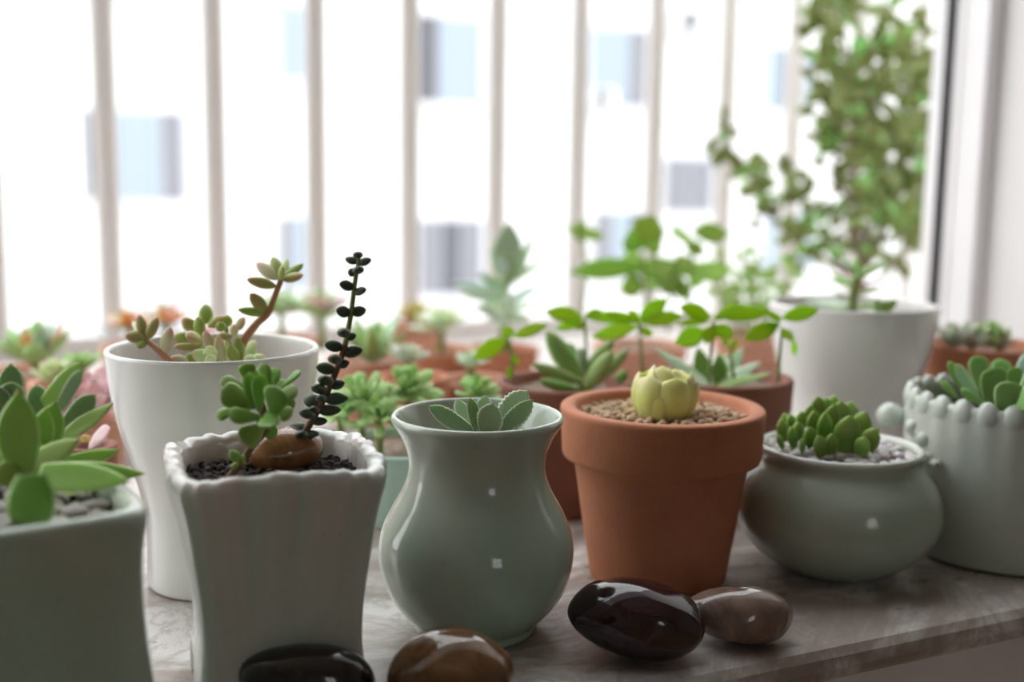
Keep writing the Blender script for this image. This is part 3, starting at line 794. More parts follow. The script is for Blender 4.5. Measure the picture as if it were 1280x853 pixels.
for b, t_, w, dd, dt, m in cl:
    lp(clump, C2(b), C2(t_), w*.3517*1.15, d+dd, dt, m, 'oval', Vector((random.uniform(-.3,.3), -.85, .45)), 0.5)
for pts in ([(340,440),(340,380),(350,330)], [(440,445),(440,380),(435,310)], [(390,445),(400,400)], [(500,450),(495,420)]):
    stalk(wc, [W(*C2(p), d-.002) for p in pts], .0014, .0009, M['stem_green'], 'stem')

wh, PC, PH, R = white_cup(1067, 379, 0.70, 103, 'white porcelain cup with one small upright succulent, beside the window frame')
soil(wh, PC+Vector((0, 0, PH*.86)), R*.925, 'grit', seed=9)
CT = crop(880, 0, .4926)
d = 0.695
st = stalk(wh, [W(*CT((372,800)), d), W(*CT((380,740)), d), W(*CT((386,690)), d), W(*CT((390,665)), d)], .0032, .002, M['stem_green'])
for b, t_, w, dt, m in [((385,690),(340,652),32,.004,'aloe'),((390,695),(388,648),42,-.006,'echeveria'),((392,700),(452,668),34,.002,'echeveria'),((388,705),(420,690),40,-.012,'echeveria'),((385,725),(308,708),28,0,'mint'),((385,730),(318,690),24,.012,'mint'),((388,745),(475,735),16,.006,'mint'),
                       ((380,760),(318,740),20,-.008,'aloe'),((378,785),(232,772),32,-.006,'aloe'),((380,775),(260,762),26,.014,'aloe'),((385,780),(470,770),24,.012,'mint'),((385,790),(440,795),26,-.016,'aloe'),((372,790),(320,790),26,-.014,'mint')]:
    lp(st, CT(b), CT(t_), w*.4926, d, dt, m, 'lance', Vector((0, -.4, .9)), 0.3, 0.1, 0.2)
pup = core(wh, W(*CT((448,800)), d-.02), .003, M['stem_green'])
for b, t_, w, m in [((445,795),(492,760),28,'jade'),((445,795),(436,758),26,'echeveria'),((445,795),(462,765),30,'jade')]:
    lp(pup, CT(b), CT(t_), w*.4926, d-.02, 0, m, 'ovate')

# ---- the beaded cup
PC, PH = pot_at(1262, 491, 0.547)
k = 0.547/F; R = 128*k
gc = thing('potted_succulent', PC, 'pale celadon cup with a beaded rim and a frosted green rosette', 'potted plant')
vp = [(.80*R, 0), (.85*R, .001), (.885*R, .004), (.935*R, PH*.25), (.955*R, PH*.5), (.965*R, PH*.75), (.975*R, PH*.93), (.965*R, PH*.975), (.94*R, PH*.985), (.905*R, PH*.965), (.895*R, PH*.9), (.88*R, PH*.7)]
def bulge(a, i, r, z):
    q = max(0.0, (z/PH-0.45)/0.55)*0.012
    rr = r*(1+q*math.cos(26*a))
    return rr*math.cos(a), rr*math.sin(a), z
vv, ff = revolve(PC, [(p[0], p[1]) for p in spl(vp, 3)], 104, bulge)
part('pot', vv, ff, M['celadon_cup'], gc)
bm_ = stone_mesh('rim_bead', 0, 2, 0.0)
bm_.materials.append(M['celadon_cup'])
for i in range(26):
    a = 2*math.pi*i/26
    mw = Matrix.Translation(PC+Vector((math.cos(a)*R*.922, math.sin(a)*R*.922, PH*.94))) @ Matrix.Rotation(a, 4, 'Z') @ Matrix.Diagonal((.0038, .0057, .0072, 1))
    link('rim_bead', bm_, None, gc, mw)
for px, py, dd, r in ((1113,520,0.570,.0072),(1141,534,0.545,.0042),(1157,549,0.535,.0047),(1159,574,0.530,.0044)):
    link('side_bead', bm_, None, gc, Matrix.Translation(W(px, py, dd)) @ Matrix.Diagonal((r, r, r, 1)))
vv, ff = tube([W(1175,582,0.520), W(1160,574,0.530), W(1157,549,0.535), W(1141,535,0.545), W(1146,528,0.541)], [.002]*5)
part('handle', vv, ff, M['celadon_cup'], gc)
vv, ff = tube([W(1113,521,0.570), W(1125,521,0.571), W(1145,521,0.573)], [.004, .0045, .005])
part('handle', vv, ff, M['celadon_cup'], gc)
soil(gc, PC+Vector((0, 0, PH*.84)), R*.89, 'soil', seed=10, grit=60, gsize=.004)
CG = crop(1080, 360, .2345)
d = 0.533
st = core(gc, W(1262, 500, d), .006, M['stem_green'])
for b, t_, w, dd, dt, m in [((620,560),(598,360),120,.012,.004,'echeveria'),((665,620),(690,415),156,-.006,-.004,'echeveria'),((800,560),(795,418),92,.004,0,'echeveria'),((720,660),(800,492),165,-.02,-.008,'echeveria'),((660,625),(496,556),75,-.012,-.006,'echeveria'),((620,600),(468,412),80,-.004,.002,'echeveria_blue'),
                            ((560,590),(436,396),66,.006,.004,'echeveria'),((500,585),(400,500),52,-.002,0,'mint'),((800,520),(905,362),110,.012,.008,'echeveria_blue'),((830,620),(960,440),150,-.008,0,'echeveria'),((860,640),(1060,500),140,-.014,0,'echeveria'),((820,640),(930,560),150,-.03,-.01,'echeveria'),((740,540),(720,380),110,.02,.006,'echeveria'),((850,560),(1010,380),110,.012,.01,'echeveria')]:
    lp(st, CG(b), CG(t_), w*.2345, d+dd, dt, m, 'obovate', Vector((0, -.75, .6)), 0.3, 0.2, 0.25)

# ------------------------------------------------------------------ square pots
def square_fn(p_of_z, mod=None, zmod=None):
    def fn(a, i, r, z):
        p = p_of_z(z)
        c, s = math.cos(a), math.sin(a)
        q = (abs(c)**p+abs(s)**p)**(-1.0/p)
        ycoord = (s if abs(c) > abs(s) else c)/max(abs(c), abs(s))
        face = (0 if abs(c) > abs(s) else 1) + (2 if (c if abs(c) > abs(s) else s) < 0 else 0)
        rr = r*q
        if mod: rr += mod(ycoord, face, i, z)
        zz = z + (zmod(ycoord, face, i, z) if zmod else 0)
        return rr*c, rr*s, zz
    return fn
# ---- ribbed pot on four feet
RH = 0.0850
RIBYAW = math.radians(19)
e1 = Vector((math.cos(RIBYAW), math.sin(RIBYAW), 0)); e2 = Vector((-e1.y, e1.x, 0))
PC = Vector((-0.0835, 0.3845, 0))
rb = thing('potted_succulent', PC, 'ribbed square pot on feet with a jade sprig and a tall dark beaded stem', 'potted plant')
vp = [(.0255, .004), (.0275, .0), (.0292, .0006), (.0292, .006), (.0284, .014), (.0279, .024), (.0285, .036), (.0300, .048), (.0318, .060), (.0338, .071), (.0357, .0785), (.0362, .0825), (.0352, .0850), (.0332, .0857), (.0308, .0845), (.0298, .0815), (.0293, .076), (.0285, .070)]
prs = [(p[0], p[1]*RH/.0855) for p in spl(vp, 4)]
n_out = [i for i, p in enumerate(prs) if p[1] > .0855*0.995*RH/.0855][0]
def ribg(y, face):
    ph = face*1.3
    return math.sin(y*20+ph+1.9*math.sin(y*3.1+ph)) + 0.6*math.sin(y*11.3+2*ph+0.7) + 0.3*math.sin(y*37+ph*3)
def ribmod(y, face, i, z):
    e = max(0.0, (z/RH-0.22)/0.78)**0.8
    ph = face*1.3
    g = ribg(y, face)
    inner = 0.25 if i > n_out+8 else 1.0
    return 0.00062*e*g*inner*(1 if z < RH*.97 else .7)
def archmod(y, face, i, z):
    out = 0.0
    if z < .022 and i <= n_out:
        a = max(0.0, 1-(y/0.62)**2)
        out = 0.019*a**0.8*(1-z/.022)
    if z > RH*.9: out += 0.0004*ribg(y, face)*(z/RH-.9)/.1 - 0.0022*abs(y)**4*0 + 0.0012*math.cos(y*2.2)
    return out
vv, ff = revolve(PC, prs, 160, square_fn(lambda z: 6.5 if z < .03 else (6.5-1.5*(z-.03)/.055), ribmod, archmod), RIBYAW)
rpot = part('pot', vv, ff, M['celadon_rib'], rb)
def groove(i, co):
    ring, k_ = divmod(i, 160)
    if ring > n_out+6: return 0.0
    a = 2*math.pi*k_/160; c, s = math.cos(a), math.sin(a)
    y = (s if abs(c) > abs(s) else c)/max(abs(c), abs(s)); face = (0 if abs(c) > abs(s) else 1)+(2 if (c if abs(c) > abs(s) else s) < 0 else 0)
    z = prs[ring][1]/RH
    g = max(0.0, -ribg(y, face)-0.1)
    up = max(0.0, min(1.0, (z-.35)/.4))*(1-max(0, z-.93)/.07*.7)
    corner = max(0.0, abs(y)-.8)*1.6*min(1, z*2)
    return min(0.7, g*0.5*up + corner*.7)
attr(rpot, 'groove', groove)
SOILZ = RH-.010
def sq(a, r):
    c, s = math.cos(a), math.sin(a); q = (abs(c)**5+abs(s)**5)**(-.2)
    x, y = r*q*c, r*q*s
    return x*math.cos(RIBYAW)-y*math.sin(RIBYAW), x*math.sin(RIBYAW)+y*math.cos(RIBYAW)
soil(rb, PC+Vector((0, 0, SOILZ)), .0296, 'soil', sq, 11, grit=460, gsize=.0027)
# the brown stone on its soil
cs = PC + e1*0.0035 - e2*0.013 + Vector((0, 0, SOILZ-.002))
sp = G(358, 572, SOILZ+.004)
river_stone((sp.x, sp.y), (.0135, .0095, .0088), RIBYAW+.05, -.06, 'stone_brown', 3, 'glossy brown stone lying on the soil of the ribbed pot', amp=.07, z0=SOILZ-.002)
# jade sprig
d = 0.378
st = stalk(rb, [W(*C2((440,850)), d-.006), W(*C2((470,815)), d-.005), W(*C2((530,730)), d), W(*C2((578,665)), d), W(*C2((565,610)), d), W(*C2((545,560)), d)], .0013, .0016, M['stem_brown'])
for b, t_, w, dd, dt, m, n in [((540,590),(412,540),92,-.004,-.004,'jade',(.1,-.75,.6)),((510,530),(416,498),54,.004,0,'jade',(.1,-.6,.8)),((520,510),(504,438),58,.010,.002,'jade',(0,-.8,.4)),((525,600),(512,468),48,-.006,-.002,'jade',(.5,-.8,.1)),((552,610),(552,474),54,-.008,-.002,'jade',(.3,-.9,.1)),
   ((585,550),(570,436),54,0,0,'jade',(-.4,-.8,.2)),((590,540),(614,455),50,.006,.002,'jade',(-.3,-.8,.3)),((598,620),(622,522),92,-.012,-.006,'jade',(0,-.9,.35)),((590,580),(690,532),62,0,.002,'jade',(-.2,-.7,.7)),((630,525),(700,466),38,.006,.004,'jade',(-.6,-.6,.5)),((555,630),(440,626),64,-.008,-.006,'jade',(0,-.8,.6)),
   ((588,610),(590,672),74,-.010,-.014,'jade',(0,-.6,.8)),((565,660),(488,722),84,-.004,-.008,'jade',(.2,-.9,.2)),((600,600),(668,630),58,-.004,-.002,'jade',(0,-.8,.6)),((470,600),(402,632),44,.002,0,'jade',(0,-.8,.6)),((600,570),(680,585),50,.004,.004,'jade',(0,-.8,.6)),((560,520),(545,460),54,.010,.004,'jade',(0,-.8,.4)),((600,560),(650,500),50,.008,.004,'jade',(-.2,-.8,.4)),((520,600),(450,590),60,.006,0,'jade',(0,-.8,.6)),((545,640),(610,700),50,.008,.004,'jade',(0,-.8,.5))]:
    lp(st, C2(b), C2(t_), w*.3517*1.14, d+dd, dt, m, 'obovate', Vector(n), 0.42, 0.15, 0.1)
tw = stalk(rb, [W(*C2((500,800)), d-.004), W(*C2((490,775)), d-.005), W(*C2((480,785)), d-.006)], .0006, .0005, M['stem_green'])
for b, t_, w in (((482,790),(448,748),40),((484,785),(500,765),20),((478,800),(450,808),26)):
    lp(tw, C2(b), C2(t_), w*.3517, d-.006, 0, 'jade', 'oval', t=.6)
# tall dark stem
d = 0.402
path = [(690,760),(712,690),(740,640),(788,552),(830,455),(858,372),(878,262),(892,150),(904,82),(904,62)]
st = stalk(rb, [W(*C2(p), d) for p in path[:6]], .0016, .0011, M['stem_brown'])
st2 = stalk(rb, [W(*C2(p), d) for p in path[5:]], .0011, .0008, M['stem_green'])
def stem_x(y):
    for (x0, y0), (x1, y1) in zip(path, path[1:]):
        if y1 <= y <= y0: return x0+(x1-x0)*(y0-y)/(y0-y1)
    return path[-1][0]
beads = [(902,50,30,38),(878,76,42,30),(932,80,40,32),(905,103,36,44),(880,118,26,34),(860,165,52,40),(912,185,46,32),(846,258,46,44),(904,257,56,42),(850,327,50,44),(880,347,34,30),(812,380,60,44),(887,400,66,46),(818,420,52,54),(855,444,36,34),(783,460,62,46),(783,495,58,54),(832,517,46,40),(757,525,58,56),
         (740,570,60,54),(828,562,84,46),(716,612,54,58),(805,602,78,44),(765,642,60,34),(690,660,56,28),(665,680,68,40),(735,688,64,30),(745,600,40,40),(770,560,40,40),(700,690,50,30)]
for i, (x, y, w, h) in enumerate(beads):
    sx = stem_x(min(max(y+8, 64), 755))
    dx = x-sx
    L = max(abs(dx)+w*0.5, h*0.8)
    ang = (1 if dx >= 0 else -1)
    low = y > 300
    m = 'bead'
    if i in (13, 16, 18, 21, 3, 9, 27, 28) or abs(dx) < 14:          # leaves that point at the viewer
        b, t_, dt, ww = (sx, y+6), (x, y), -.010, h
        b = (x+(sx-x)*.5, y+h*.3); t_ = (x-(sx-x)*.15, y-h*.12)
        leafo = leaf(st if low else st2, W(*C2(b), d-.001), W(*C2(t_), d-.0105), max(w, h)*.3517*d/F, Vector((0, -.3, 1)), m, 'oval', .62)
    else:
        b = (sx, y+4); t_ = (x+ang*w*.5, y-(9 if y < 560 else -2))
        lp(st if low else st2, C2(b), C2(t_), h*.3517, d, random.uniform(-.004, .004), m, 'oval', Vector((0, -.92, .3)), .62, .1)

# ---- smooth square pot at the corner
AYAW = math.radians(34)
a1 = Vector((math.cos(AYAW), math.sin(AYAW), 0)); a2 = Vector((-a1.y, a1.x, 0))
AH = 0.086
cor = G(168, 632, AH)
AHW = .0410
PC = cor - a1*AHW + a2*AHW + Vector((.009, -.004, 0)); PC.z = 0
ap = thing('potted_succulent', PC, 'smooth waisted square pot in celadon with a pointed green rosette', 'potted plant')
vp = [(.036, .0), (.0405, .0005), (.0418, .003), (.0422, .012), (.0415, .025), (.0402, .040), (.0392, .055), (.0393, .068), (.0402, .077), (.0408, .0815), (.0405, .0845), (.0390, .0860), (.0368, .0858), (.0350, .0840), (.0343, .080), (.0338, .074)]
vv, ff = revolve(PC, [(p[0], p[1]*AH/.086) for p in spl(vp, 4)], 112, square_fn(lambda z: 7.0), AYAW)
part('pot', vv, ff, M['celadon'], ap)
def sqa(a, r):
    c, s = math.cos(a), math.sin(a); q = (abs(c)**7+abs(s)**7)**(-1/7)
    x, y = r*q*c, r*q*s
    return x*math.cos(AYAW)-y*math.sin(AYAW), x*math.sin(AYAW)+y*math.cos(AYAW)
AZ = AH-.008
soil(ap, PC+Vector((0, 0, AZ)), .0345, 'soil', sqa, 12)
grains(ap, PC+Vector((0, 0, AZ)), .046, .0075, 'pebble_grey', 110, 21, name='pebble', squash=.7, shape=lambda x, y: max(abs(x*math.cos(AYAW)+y*math.sin(AYAW)), abs(-x*math.sin(AYAW)+y*math.cos(AYAW))) < .031)
CA = crop(0, 420, 220/722)
d = 0.352
st = core(ap, W(45, 612, d), .006, M['stem_green'])
for b, t_, w, dd, dt, m, kd, n in [
    ((85,580),(82,218),168,-.004,.004,'agave','ovate',(0,-.9,.35)), ((95,575),(340,425),125,-.002,.004,'agave','lance',(-.2,-.75,.6)), ((180,565),(502,470),80,.004,.008,'agave','lance',(0,-.85,.5)), ((160,570),(548,604),116,-.012,-.006,'agave','lance',(0,-.8,.5)), ((200,560),(603,572),92,.002,.004,'agave','lance',(0,-.8,.5)),
    ((250,430),(473,280),78,.016,.008,'agave','lance',(-.3,-.75,.5)), ((165,500),(235,265),128,.012,.004,'agave','ovate',(.1,-.9,.3)), ((150,500),(190,290),90,.008,.002,'agave','ovate',(.5,-.8,.2)), ((85,585),(-40,560),110,-.006,-.004,'agave','ovate',(.2,-.7,.7)), ((60,560),(-60,450),120,.002,.004,'agave','ovate',(.3,-.8,.5)),
    ((230,630),(372,648),62,-.006,-.004,'agave','lance',(0,-.5,.85)), ((40,540),(10,420),110,.006,.002,'agave','ovate',(.2,-.9,.3)), ((120,560),(140,400),120,.006,.002,'agave','ovate',(0,-.9,.3))]:
    lp(st, CA(b), CA(t_), w*.3047*1.15, d+dd, dt, m, kd, Vector(n), .24, .15, .35)
# the leaf that points at the viewer, its shade painted as a darker green
leaf(st, W(40, 594, .310), W(38, 664, .3055), 64*.308/F, Vector((0, -.97, .2)), 'jade', 'bract', .34, -.1, .15)
dn = core(ap, W(28, 560, d+.022), .004, M['stem_brown'], up=2.5)
for b, t_, w, dd, dt, m in [((50,330),(48,112),112,.024,.004,'fuzzy'),((40,330),(52,186),130,.016,.002,'fuzzy'),((165,340),(150,200),90,.020,.004,'fuzzy'),((155,310),(352,104),82,.022,-.004,'agave'),((235,310),(350,130),64,.020,-.006,'fuzzy'),((260,390),(396,240),100,.022,.004,'fuzzy'),((30,380),(-20,200),110,.016,0,'fuzzy')]:  # the lighter agave leaf paints the lit side of its downy neighbour
    lp(dn, CA(b), CA(t_), w*.3047, d+dd, dt, m, 'broad', Vector((.1, -.85, .4)), .3, .15, .3, serr=(m == 'fuzzy' and w > 85))
stalk(ap, [W(30, 590, d+.03), W(30, 560, d+.026), W(28, 525, d+.024)], .003, .0025, M['stem_brown'])

# ------------------------------------------------------------------ stones on the sill
def on_sill(px, py): p = G(px, py); return (p.x, p.y)
river_stone(on_sill(792, 822), (.0268, .0175, .0150), -.28, .05, 'stone_maroon', 5, 'long dark maroon polished stone in front of the terracotta pot')
river_stone(on_sill(922, 804), (.0210, .0135, .0115), .02, .03, 'stone_taupe', 9, 'small taupe polished stone beside the maroon stone')
river_stone(on_sill(564, 892), (.0215, .0170, .0150), .1, 0, 'stone_olive', 7, 'tan brown polished stone leaning near the celadon vase', amp=.10)
river_stone(on_sill(385, 899), (.0232, .0125, .0130), YAW*.3, .10, 'stone_black', 13, 'black polished stone under the front of the ribbed pot', amp=.10)

# ------------------------------------------------------------------ pots behind the front row
def simple_pot(px, py, d, Rpx, mat, label, taper=.72, soilmat='grit', kind='terra', cat='potted plant', name='potted_succulent', h=None, seed=1):
    pc, ph = pot_at(px, py, d)
    R = Rpx*d/F
    t = thing(name, pc, label, cat)
    if kind == 'terra': pr = terra_prof(R, ph, R*taper, .3, .005, ph-.006)
    else: pr = [(p[0], p[1]) for p in spl([(taper*R*.9, 0), (taper*R, .001), (R*(taper+1)/2, ph*.35), (R*.97, ph*.8), (R, ph*.97), (R*.99, ph), (R*.95, ph), (R*.93, ph-.004), (R*.90, ph-.010)], 3)]
    vv, ff = revolve(pc, pr, 48)
    part('pot', vv, ff, M[mat], t)
    soil(t, pc+Vector((0, 0, ph-.0058)), R-.006 if kind == 'terra' else R*.93, soilmat, seed=seed)
    return t, pc+Vector((0, 0, ph-.0055)), R

# J: pale mint bowl with soft green rosettes
jt, jc, jr = simple_pot(508, 552, .585, 92, 'celadon_pale', 'pale mint bowl of soft green rosettes between ribbed pot and vase', .6, kind='bowl', seed=21)
rng = random.Random(8)
for px, py, dd, R, n, ax in ((452,500,-.006,.021,13,(-.2,-.5,1)),(509,486,.004,.0185,12,(.1,-.6,1)),(474,520,-.02,.015,10,(-.1,-.7,.8)),(597,492,.0,.014,11,(.1,-.5,1)),(425,515,-.012,.012,8,(-.4,-.5,.8)),(540,515,-.015,.011,8,(.2,-.5,1))):
    p = W(px, py, .585+dd)
    s_ = stalk(jt, [Vector((p.x, p.y+.002, jc.z-.003)), Vector((p.x, p.y+.001, (p.z+jc.z)/2)), p], .0022, .0018, M['stem_green'])
    rosette(s_, p, R, n+6, 'mint', 'obovate', .46, .42, 85, -18, .5, ax, .35, .15, rng.random()*6, rng=rng)

# K: dark clay pot with fat leaves and sprouts
CK = crop(580, 250, .34375)
kt, kc, kr = simple_pot(705, 476, .615, 86, 'terra_dark', 'dark clay pot of fat green leaves behind vase and terracotta pot', .78, seed=22)
d = .612
st = core(kt, W(*CK((430,680)), d), .005, M['stem_green'])
for b, t_, w, dd, dt, m in [((425,660),(296,480),92,0,.004,'fat'),((435,665),(242,602),58,-.004,-.006,'fat'),((420,695),(268,662),54,-.012,-.008,'jade'),((440,690),(545,552),74,-.010,-.004,'fat'),((470,670),(600,545),52,.004,.006,'fat'),((445,620),(545,512),56,.012,.008,'fat'),((432,640),(424,536),46,.01,.006,'kalanchoe'),((400,600),(380,520),50,.014,.006,'fat'),((560,665),(590,620),44,-.002,0,'jade')]:
    lp(st, CK(b), CK(t_), w*.34375, d+dd, dt, m, 'oval', Vector((0, -.7, .7)), .5, .15)
def sprout(parent, stem_pts, leaves, d, mat='sprout', r=.0011, stem='stem_green', C=CK, kk=.34375, dd=.01):
    s_ = stalk(parent, [W(*C(p), d) for p in stem_pts], r, r*.7, M[stem])
    rr = random.Random(len(leaves)*7+int(stem_pts[0][0]))
    for b, t_, w in leaves:
        lp(s_, C(b), C(t_), w*kk, d, rr.uniform(-dd, dd), mat, 'thin', Vector((rr.uniform(-.2,.2), -.85, .45)), .05, -.1, .15)
    return s_
sprout(kt, [(442,690),(445,560),(438,430)], [((436,430),(292,402),70),((440,428),(632,424),52),((436,440),(330,470),40),((440,425),(505,400),40),((440,445),(405,470),36)], .640)
sprout(kt, [(175,640),(172,560),(162,500)], [((160,505),(28,580),70),((160,505),(160,455),50),((175,500),(305,450),50),((170,560),(200,600),26),((172,600),(160,655),26)], .625)
sprout(kt, [(650,660),(645,560),(636,450)], [((636,458),(460,498),66),((636,440),(742,355),66),((640,445),(805,418),60),((634,440),(515,415),42),((640,470),(690,490),36),((638,450),(600,400),40)], .630)

# K2: brown clay pot with silvery plant and sprouts
k2, kc2, kr2 = simple_pot(903, 470, .622, 89, 'terra_dark', 'brown clay pot of silvery pointed leaves and lime sprouts behind the terracotta pot', .8, seed=23)
d = .618
st = core(k2, W(*CK((920,680)), d), .005, M['stem_green'])
for b, t_, w, dd, dt, m in [((880,672),(688,546),56,-.004,0,'aloe'),((875,660),(848,534),70,.006,.004,'fat'),((930,668),(925,555),60,-.004,0,'fat'),((950,650),(1018,536),56,.004,.004,'aloe'),((945,668),(1085,592),54,-.006,0,'aloe'),((925,678),(1125,636),42,-.014,-.01,'fat'),((900,650),(960,560),60,.012,.004,'aloe'),((900,680),(760,640),40,-.01,-.006,'aloe')]:
    lp(st, CK(b), CK(t_), w*.34375, d+dd, dt, m, 'lance', Vector((0, -.6, .8)), .28, .15, .3)
sprout(k2, [(890,680),(898,560),(908,440)], [((905,425),(1134,402),66),((900,428),(785,385),68),((885,478),(764,520),84),((905,455),(878,525),56),((910,455),(978,505),66),((900,440),(765,448),28),((908,440),(1000,375),40)], .612)
sprout(k2, [(1142,660),(1148,570),(1156,470)], [((1152,432),(1295,396),60),((1148,450),(1018,508),70),((1152,465),(1198,515),42),((1195,505),(1208,572),26),((1150,455),(1090,460),36),((1155,440),(1110,415),34)], .610)
sprout(k2, [(985,680),(975,600),(965,530)], [((965,535),(1000,512),30),((968,540),(985,560),30),((965,530),(940,515),26)], .608)

# I: wide clay bowl beside the frame
ct, cc, cr = simple_pot(1236, 430, .72, 76, 'terra', 'wide terracotta bowl of small grey rosettes under the window frame', .75, seed=24)
rng = random.Random(15)
for px, py, R, m in ((1192,424,.0155,'greyrose'),(1214,424,.0165,'greyrose'),(1238,421,.016,'mint'),(1250,426,.012,'greyrose')):
    p = W(px, py+4, .712)
    s_ = core(ct, p, .003, M['stem_green'])
    rosette(s_, p, R, 12, m, 'broad', .6, .5, 85, 20, .6, (0, -.2, 1), .4, .3, rng.random()*6, rng=rng)

# L: small clay pot by the white cup, pink leaves
lt, lc, lr = simple_pot(112, 556, .50, 35, 'terra_dark', 'small dark clay pot with a round brown leaf and lilac rosette by the white cup', .8, seed=25)
s_ = core(lt, lc+Vector((.002, 0, .004)), .003, M['stem_brown'])
leaf(s_, W(112, 556, .492), W(140, 536, .485), 26*.49/F, Vector((-.3, -.7, .6)), 'lilac', 'broad', .25, .1, .2)
leaf(s_, W(110, 552, .49), W(104, 545, .48), 14*.49/F, Vector((0, -.5, .8)), 'mustard', 'oval', .5)
lq, lc2, lr2 = simple_pot(112, 522, .60, 48, 'terra_pale', 'pale clay pot with a lilac rosette behind the pointed green rosette', .75, seed=26)
s_ = core(lq, lc2+Vector((0, 0, .008)), .004, M['stem_green'], up=2)
rng = random.Random(5)
rosette(s_, lc2+Vector((0, 0, .010)), .030, 18, 'lilac', 'broad', .62, .3, 85, 15, .5, (-.05, -.3, 1), .35, .4, 1.0, rng=rng)

# ------------------------------------------------------------------ plants out on the ledge
def bgpot(px, py, d, Rpx, mat, label, roses, seed, taper=.75):
    t, c, R = simple_pot(px, py, d, Rpx, mat, label, taper, seed=seed)
    rg = random.Random(seed)
    for (x, y, Rp, n, m, kd, wr, e0, e1_) in roses:
        p = W(x, y, d+rg.uniform(-.01, .01))
        s_ = stalk(t, [Vector((p.x, p.y, c.z-.004)), Vector((p.x, p.y, (c.z+p.z)/2)), p], .004, .003, M['stem_green'])
        rosette(s_, p, Rp*d/F, n, m if isinstance(m, str) else m[0], kd, wr, .28, e0, e1_, .5, (rg.uniform(-.1,.1), -.15, 1), .25, .3, rg.random()*6, rng=rg, mats=m if not isinstance(m, str) else None)
    return t, c
bgpot(45, 462, .80, 62, 'terra_pale', 'pale clay pot with a large blue-green pointed rosette by the grille', [(45, 448, 66, 18, ['echeveria_blue','mint','echeveria_blue','mint','mint','orange'], 'broad', .45, 85, 25)], 31)
bgpot(88, 476, .70, 52, 'terra_pale', 'pale clay pot with a small mint rosette beside the lilac one', [(70, 470, 34, 14, 'sedum_pale', 'broad', .6, 80, 15), (98, 462, 36, 14, 'mint', 'broad', .6, 80, 15)], 32)
bgpot(182, 432, .95, 56, 'terra_pale', 'clay pot with mustard and red jelly leaves behind the white cup', [(162, 408, 36, 12, ['mustard','orange','lilac'], 'oval', .5, 80, 10), (208, 402, 40, 12, ['lilac','greyrose','orange'], 'oval', .42, 80, 20)], 33)
bgpot(340, 424, 1.05, 60, 'terra_pale', 'clay pot with a loose grey-green rosette close to the grille', [(352, 390, 42, 16, ['greyrose','mint'], 'broad', .5, 80, 10), (402, 392, 48, 18, ['greyrose','mint','lilac'], 'broad', .5, 80, 10)], 34)
bgpot(466, 446, .78, 58, 'terra_pale', 'clay pot with an upright fan of soft green leaves', [(466, 446, 68, 16, ['mint','aloe','mint'], 'lance', .34, 88, 42)], 35)
bgpot(516, 470, .72, 48, 'terra', 'terracotta pot with a whitish grey rosette behind the mint bowl', [(508, 450, 34, 16, 'greyrose', 'broad', .5, 80, 10)], 36)
bgpot(546, 436, .95, 50, 'terra', 'terracotta pot with a flat pale green rosette', [(552, 408, 40, 18, ['sedum_pale','aloe'], 'broad', .5, 80, 5)], 37)
bgpot(592, 474, .76, 50, 'terra_pale', 'pale clay pot with a powdery rosette behind the celadon vase', [(588, 456, 30, 14, 'aloe', 'broad', .5, 80, 10)], 38)
bgpot(520, 404, 1.12, 40, 'terra_pale', 'clay pot with a mustard rosette beneath the grille', [(518, 396, 30, 14, ['mustard','sedum_green'], 'broad', .5, 80, 15)], 39)
bgpot(250, 452, .80, 70, 'terra', 'terracotta pot of pink rosettes right behind the white cup', [(250, 430, 40, 14, 'lilac', 'broad', .6, 80, 10)], 40)
# tall blue-green plant
tt, tc, tr = simple_pot(628, 434, .92, 46, 'terra', 'terracotta pot with a tall blue-green plant of upright pointed leaves', .75, seed=41)
d = .92
CB = crop(400, 250, .3048)
st = stalk(tt, [W(632, 440, d), W(630, 400, d), W(632, 350, d), W(634, 320, d)], .005, .003, M['stem_green'])
for b, t_, w, dd, dt, m in [((765,300),(775,90),130,.01,.01,'kalanchoe'),((790,330),(885,135),36,0,0,'kalanchoe'),((800,330),(940,230),30,.01,0,'kalanchoe'),((770,380),(640,300),60,-.01,-.01,'kalanchoe'),((770,400),(540,340),60,0,0,'echeveria_blue'),((770,400),(560,390),56,-.02,-.02,'kalanchoe'),((775,420),(905,350),40,-.01,0,'echeveria_blue'),((770,450),(880,430),60,-.02,-.02,'aloe'),
                            ((770,470),(790,380),70,-.03,-.01,'aloe'),((760,460),(650,380),70,0,.02,'kalanchoe'),((760,480),(620,440),60,-.02,-.02,'greyrose'),((765,330),(700,190),70,.02,.02,'kalanchoe'),((770,350),(850,260),50,.02,.02,'echeveria_blue'),((765,300),(720,240),60,-.02,-.01,'echeveria_blue'),((765,490),(860,480),60,.01,.02,'kalanchoe'),((760,500),(690,500),50,-.02,-.02,'aloe')]:
    lp(st, CB(b), CB(t_), w*.3048, d+dd, dt, m, 'lance', Vector((0, -.75, .6)), .2, .1, .3)
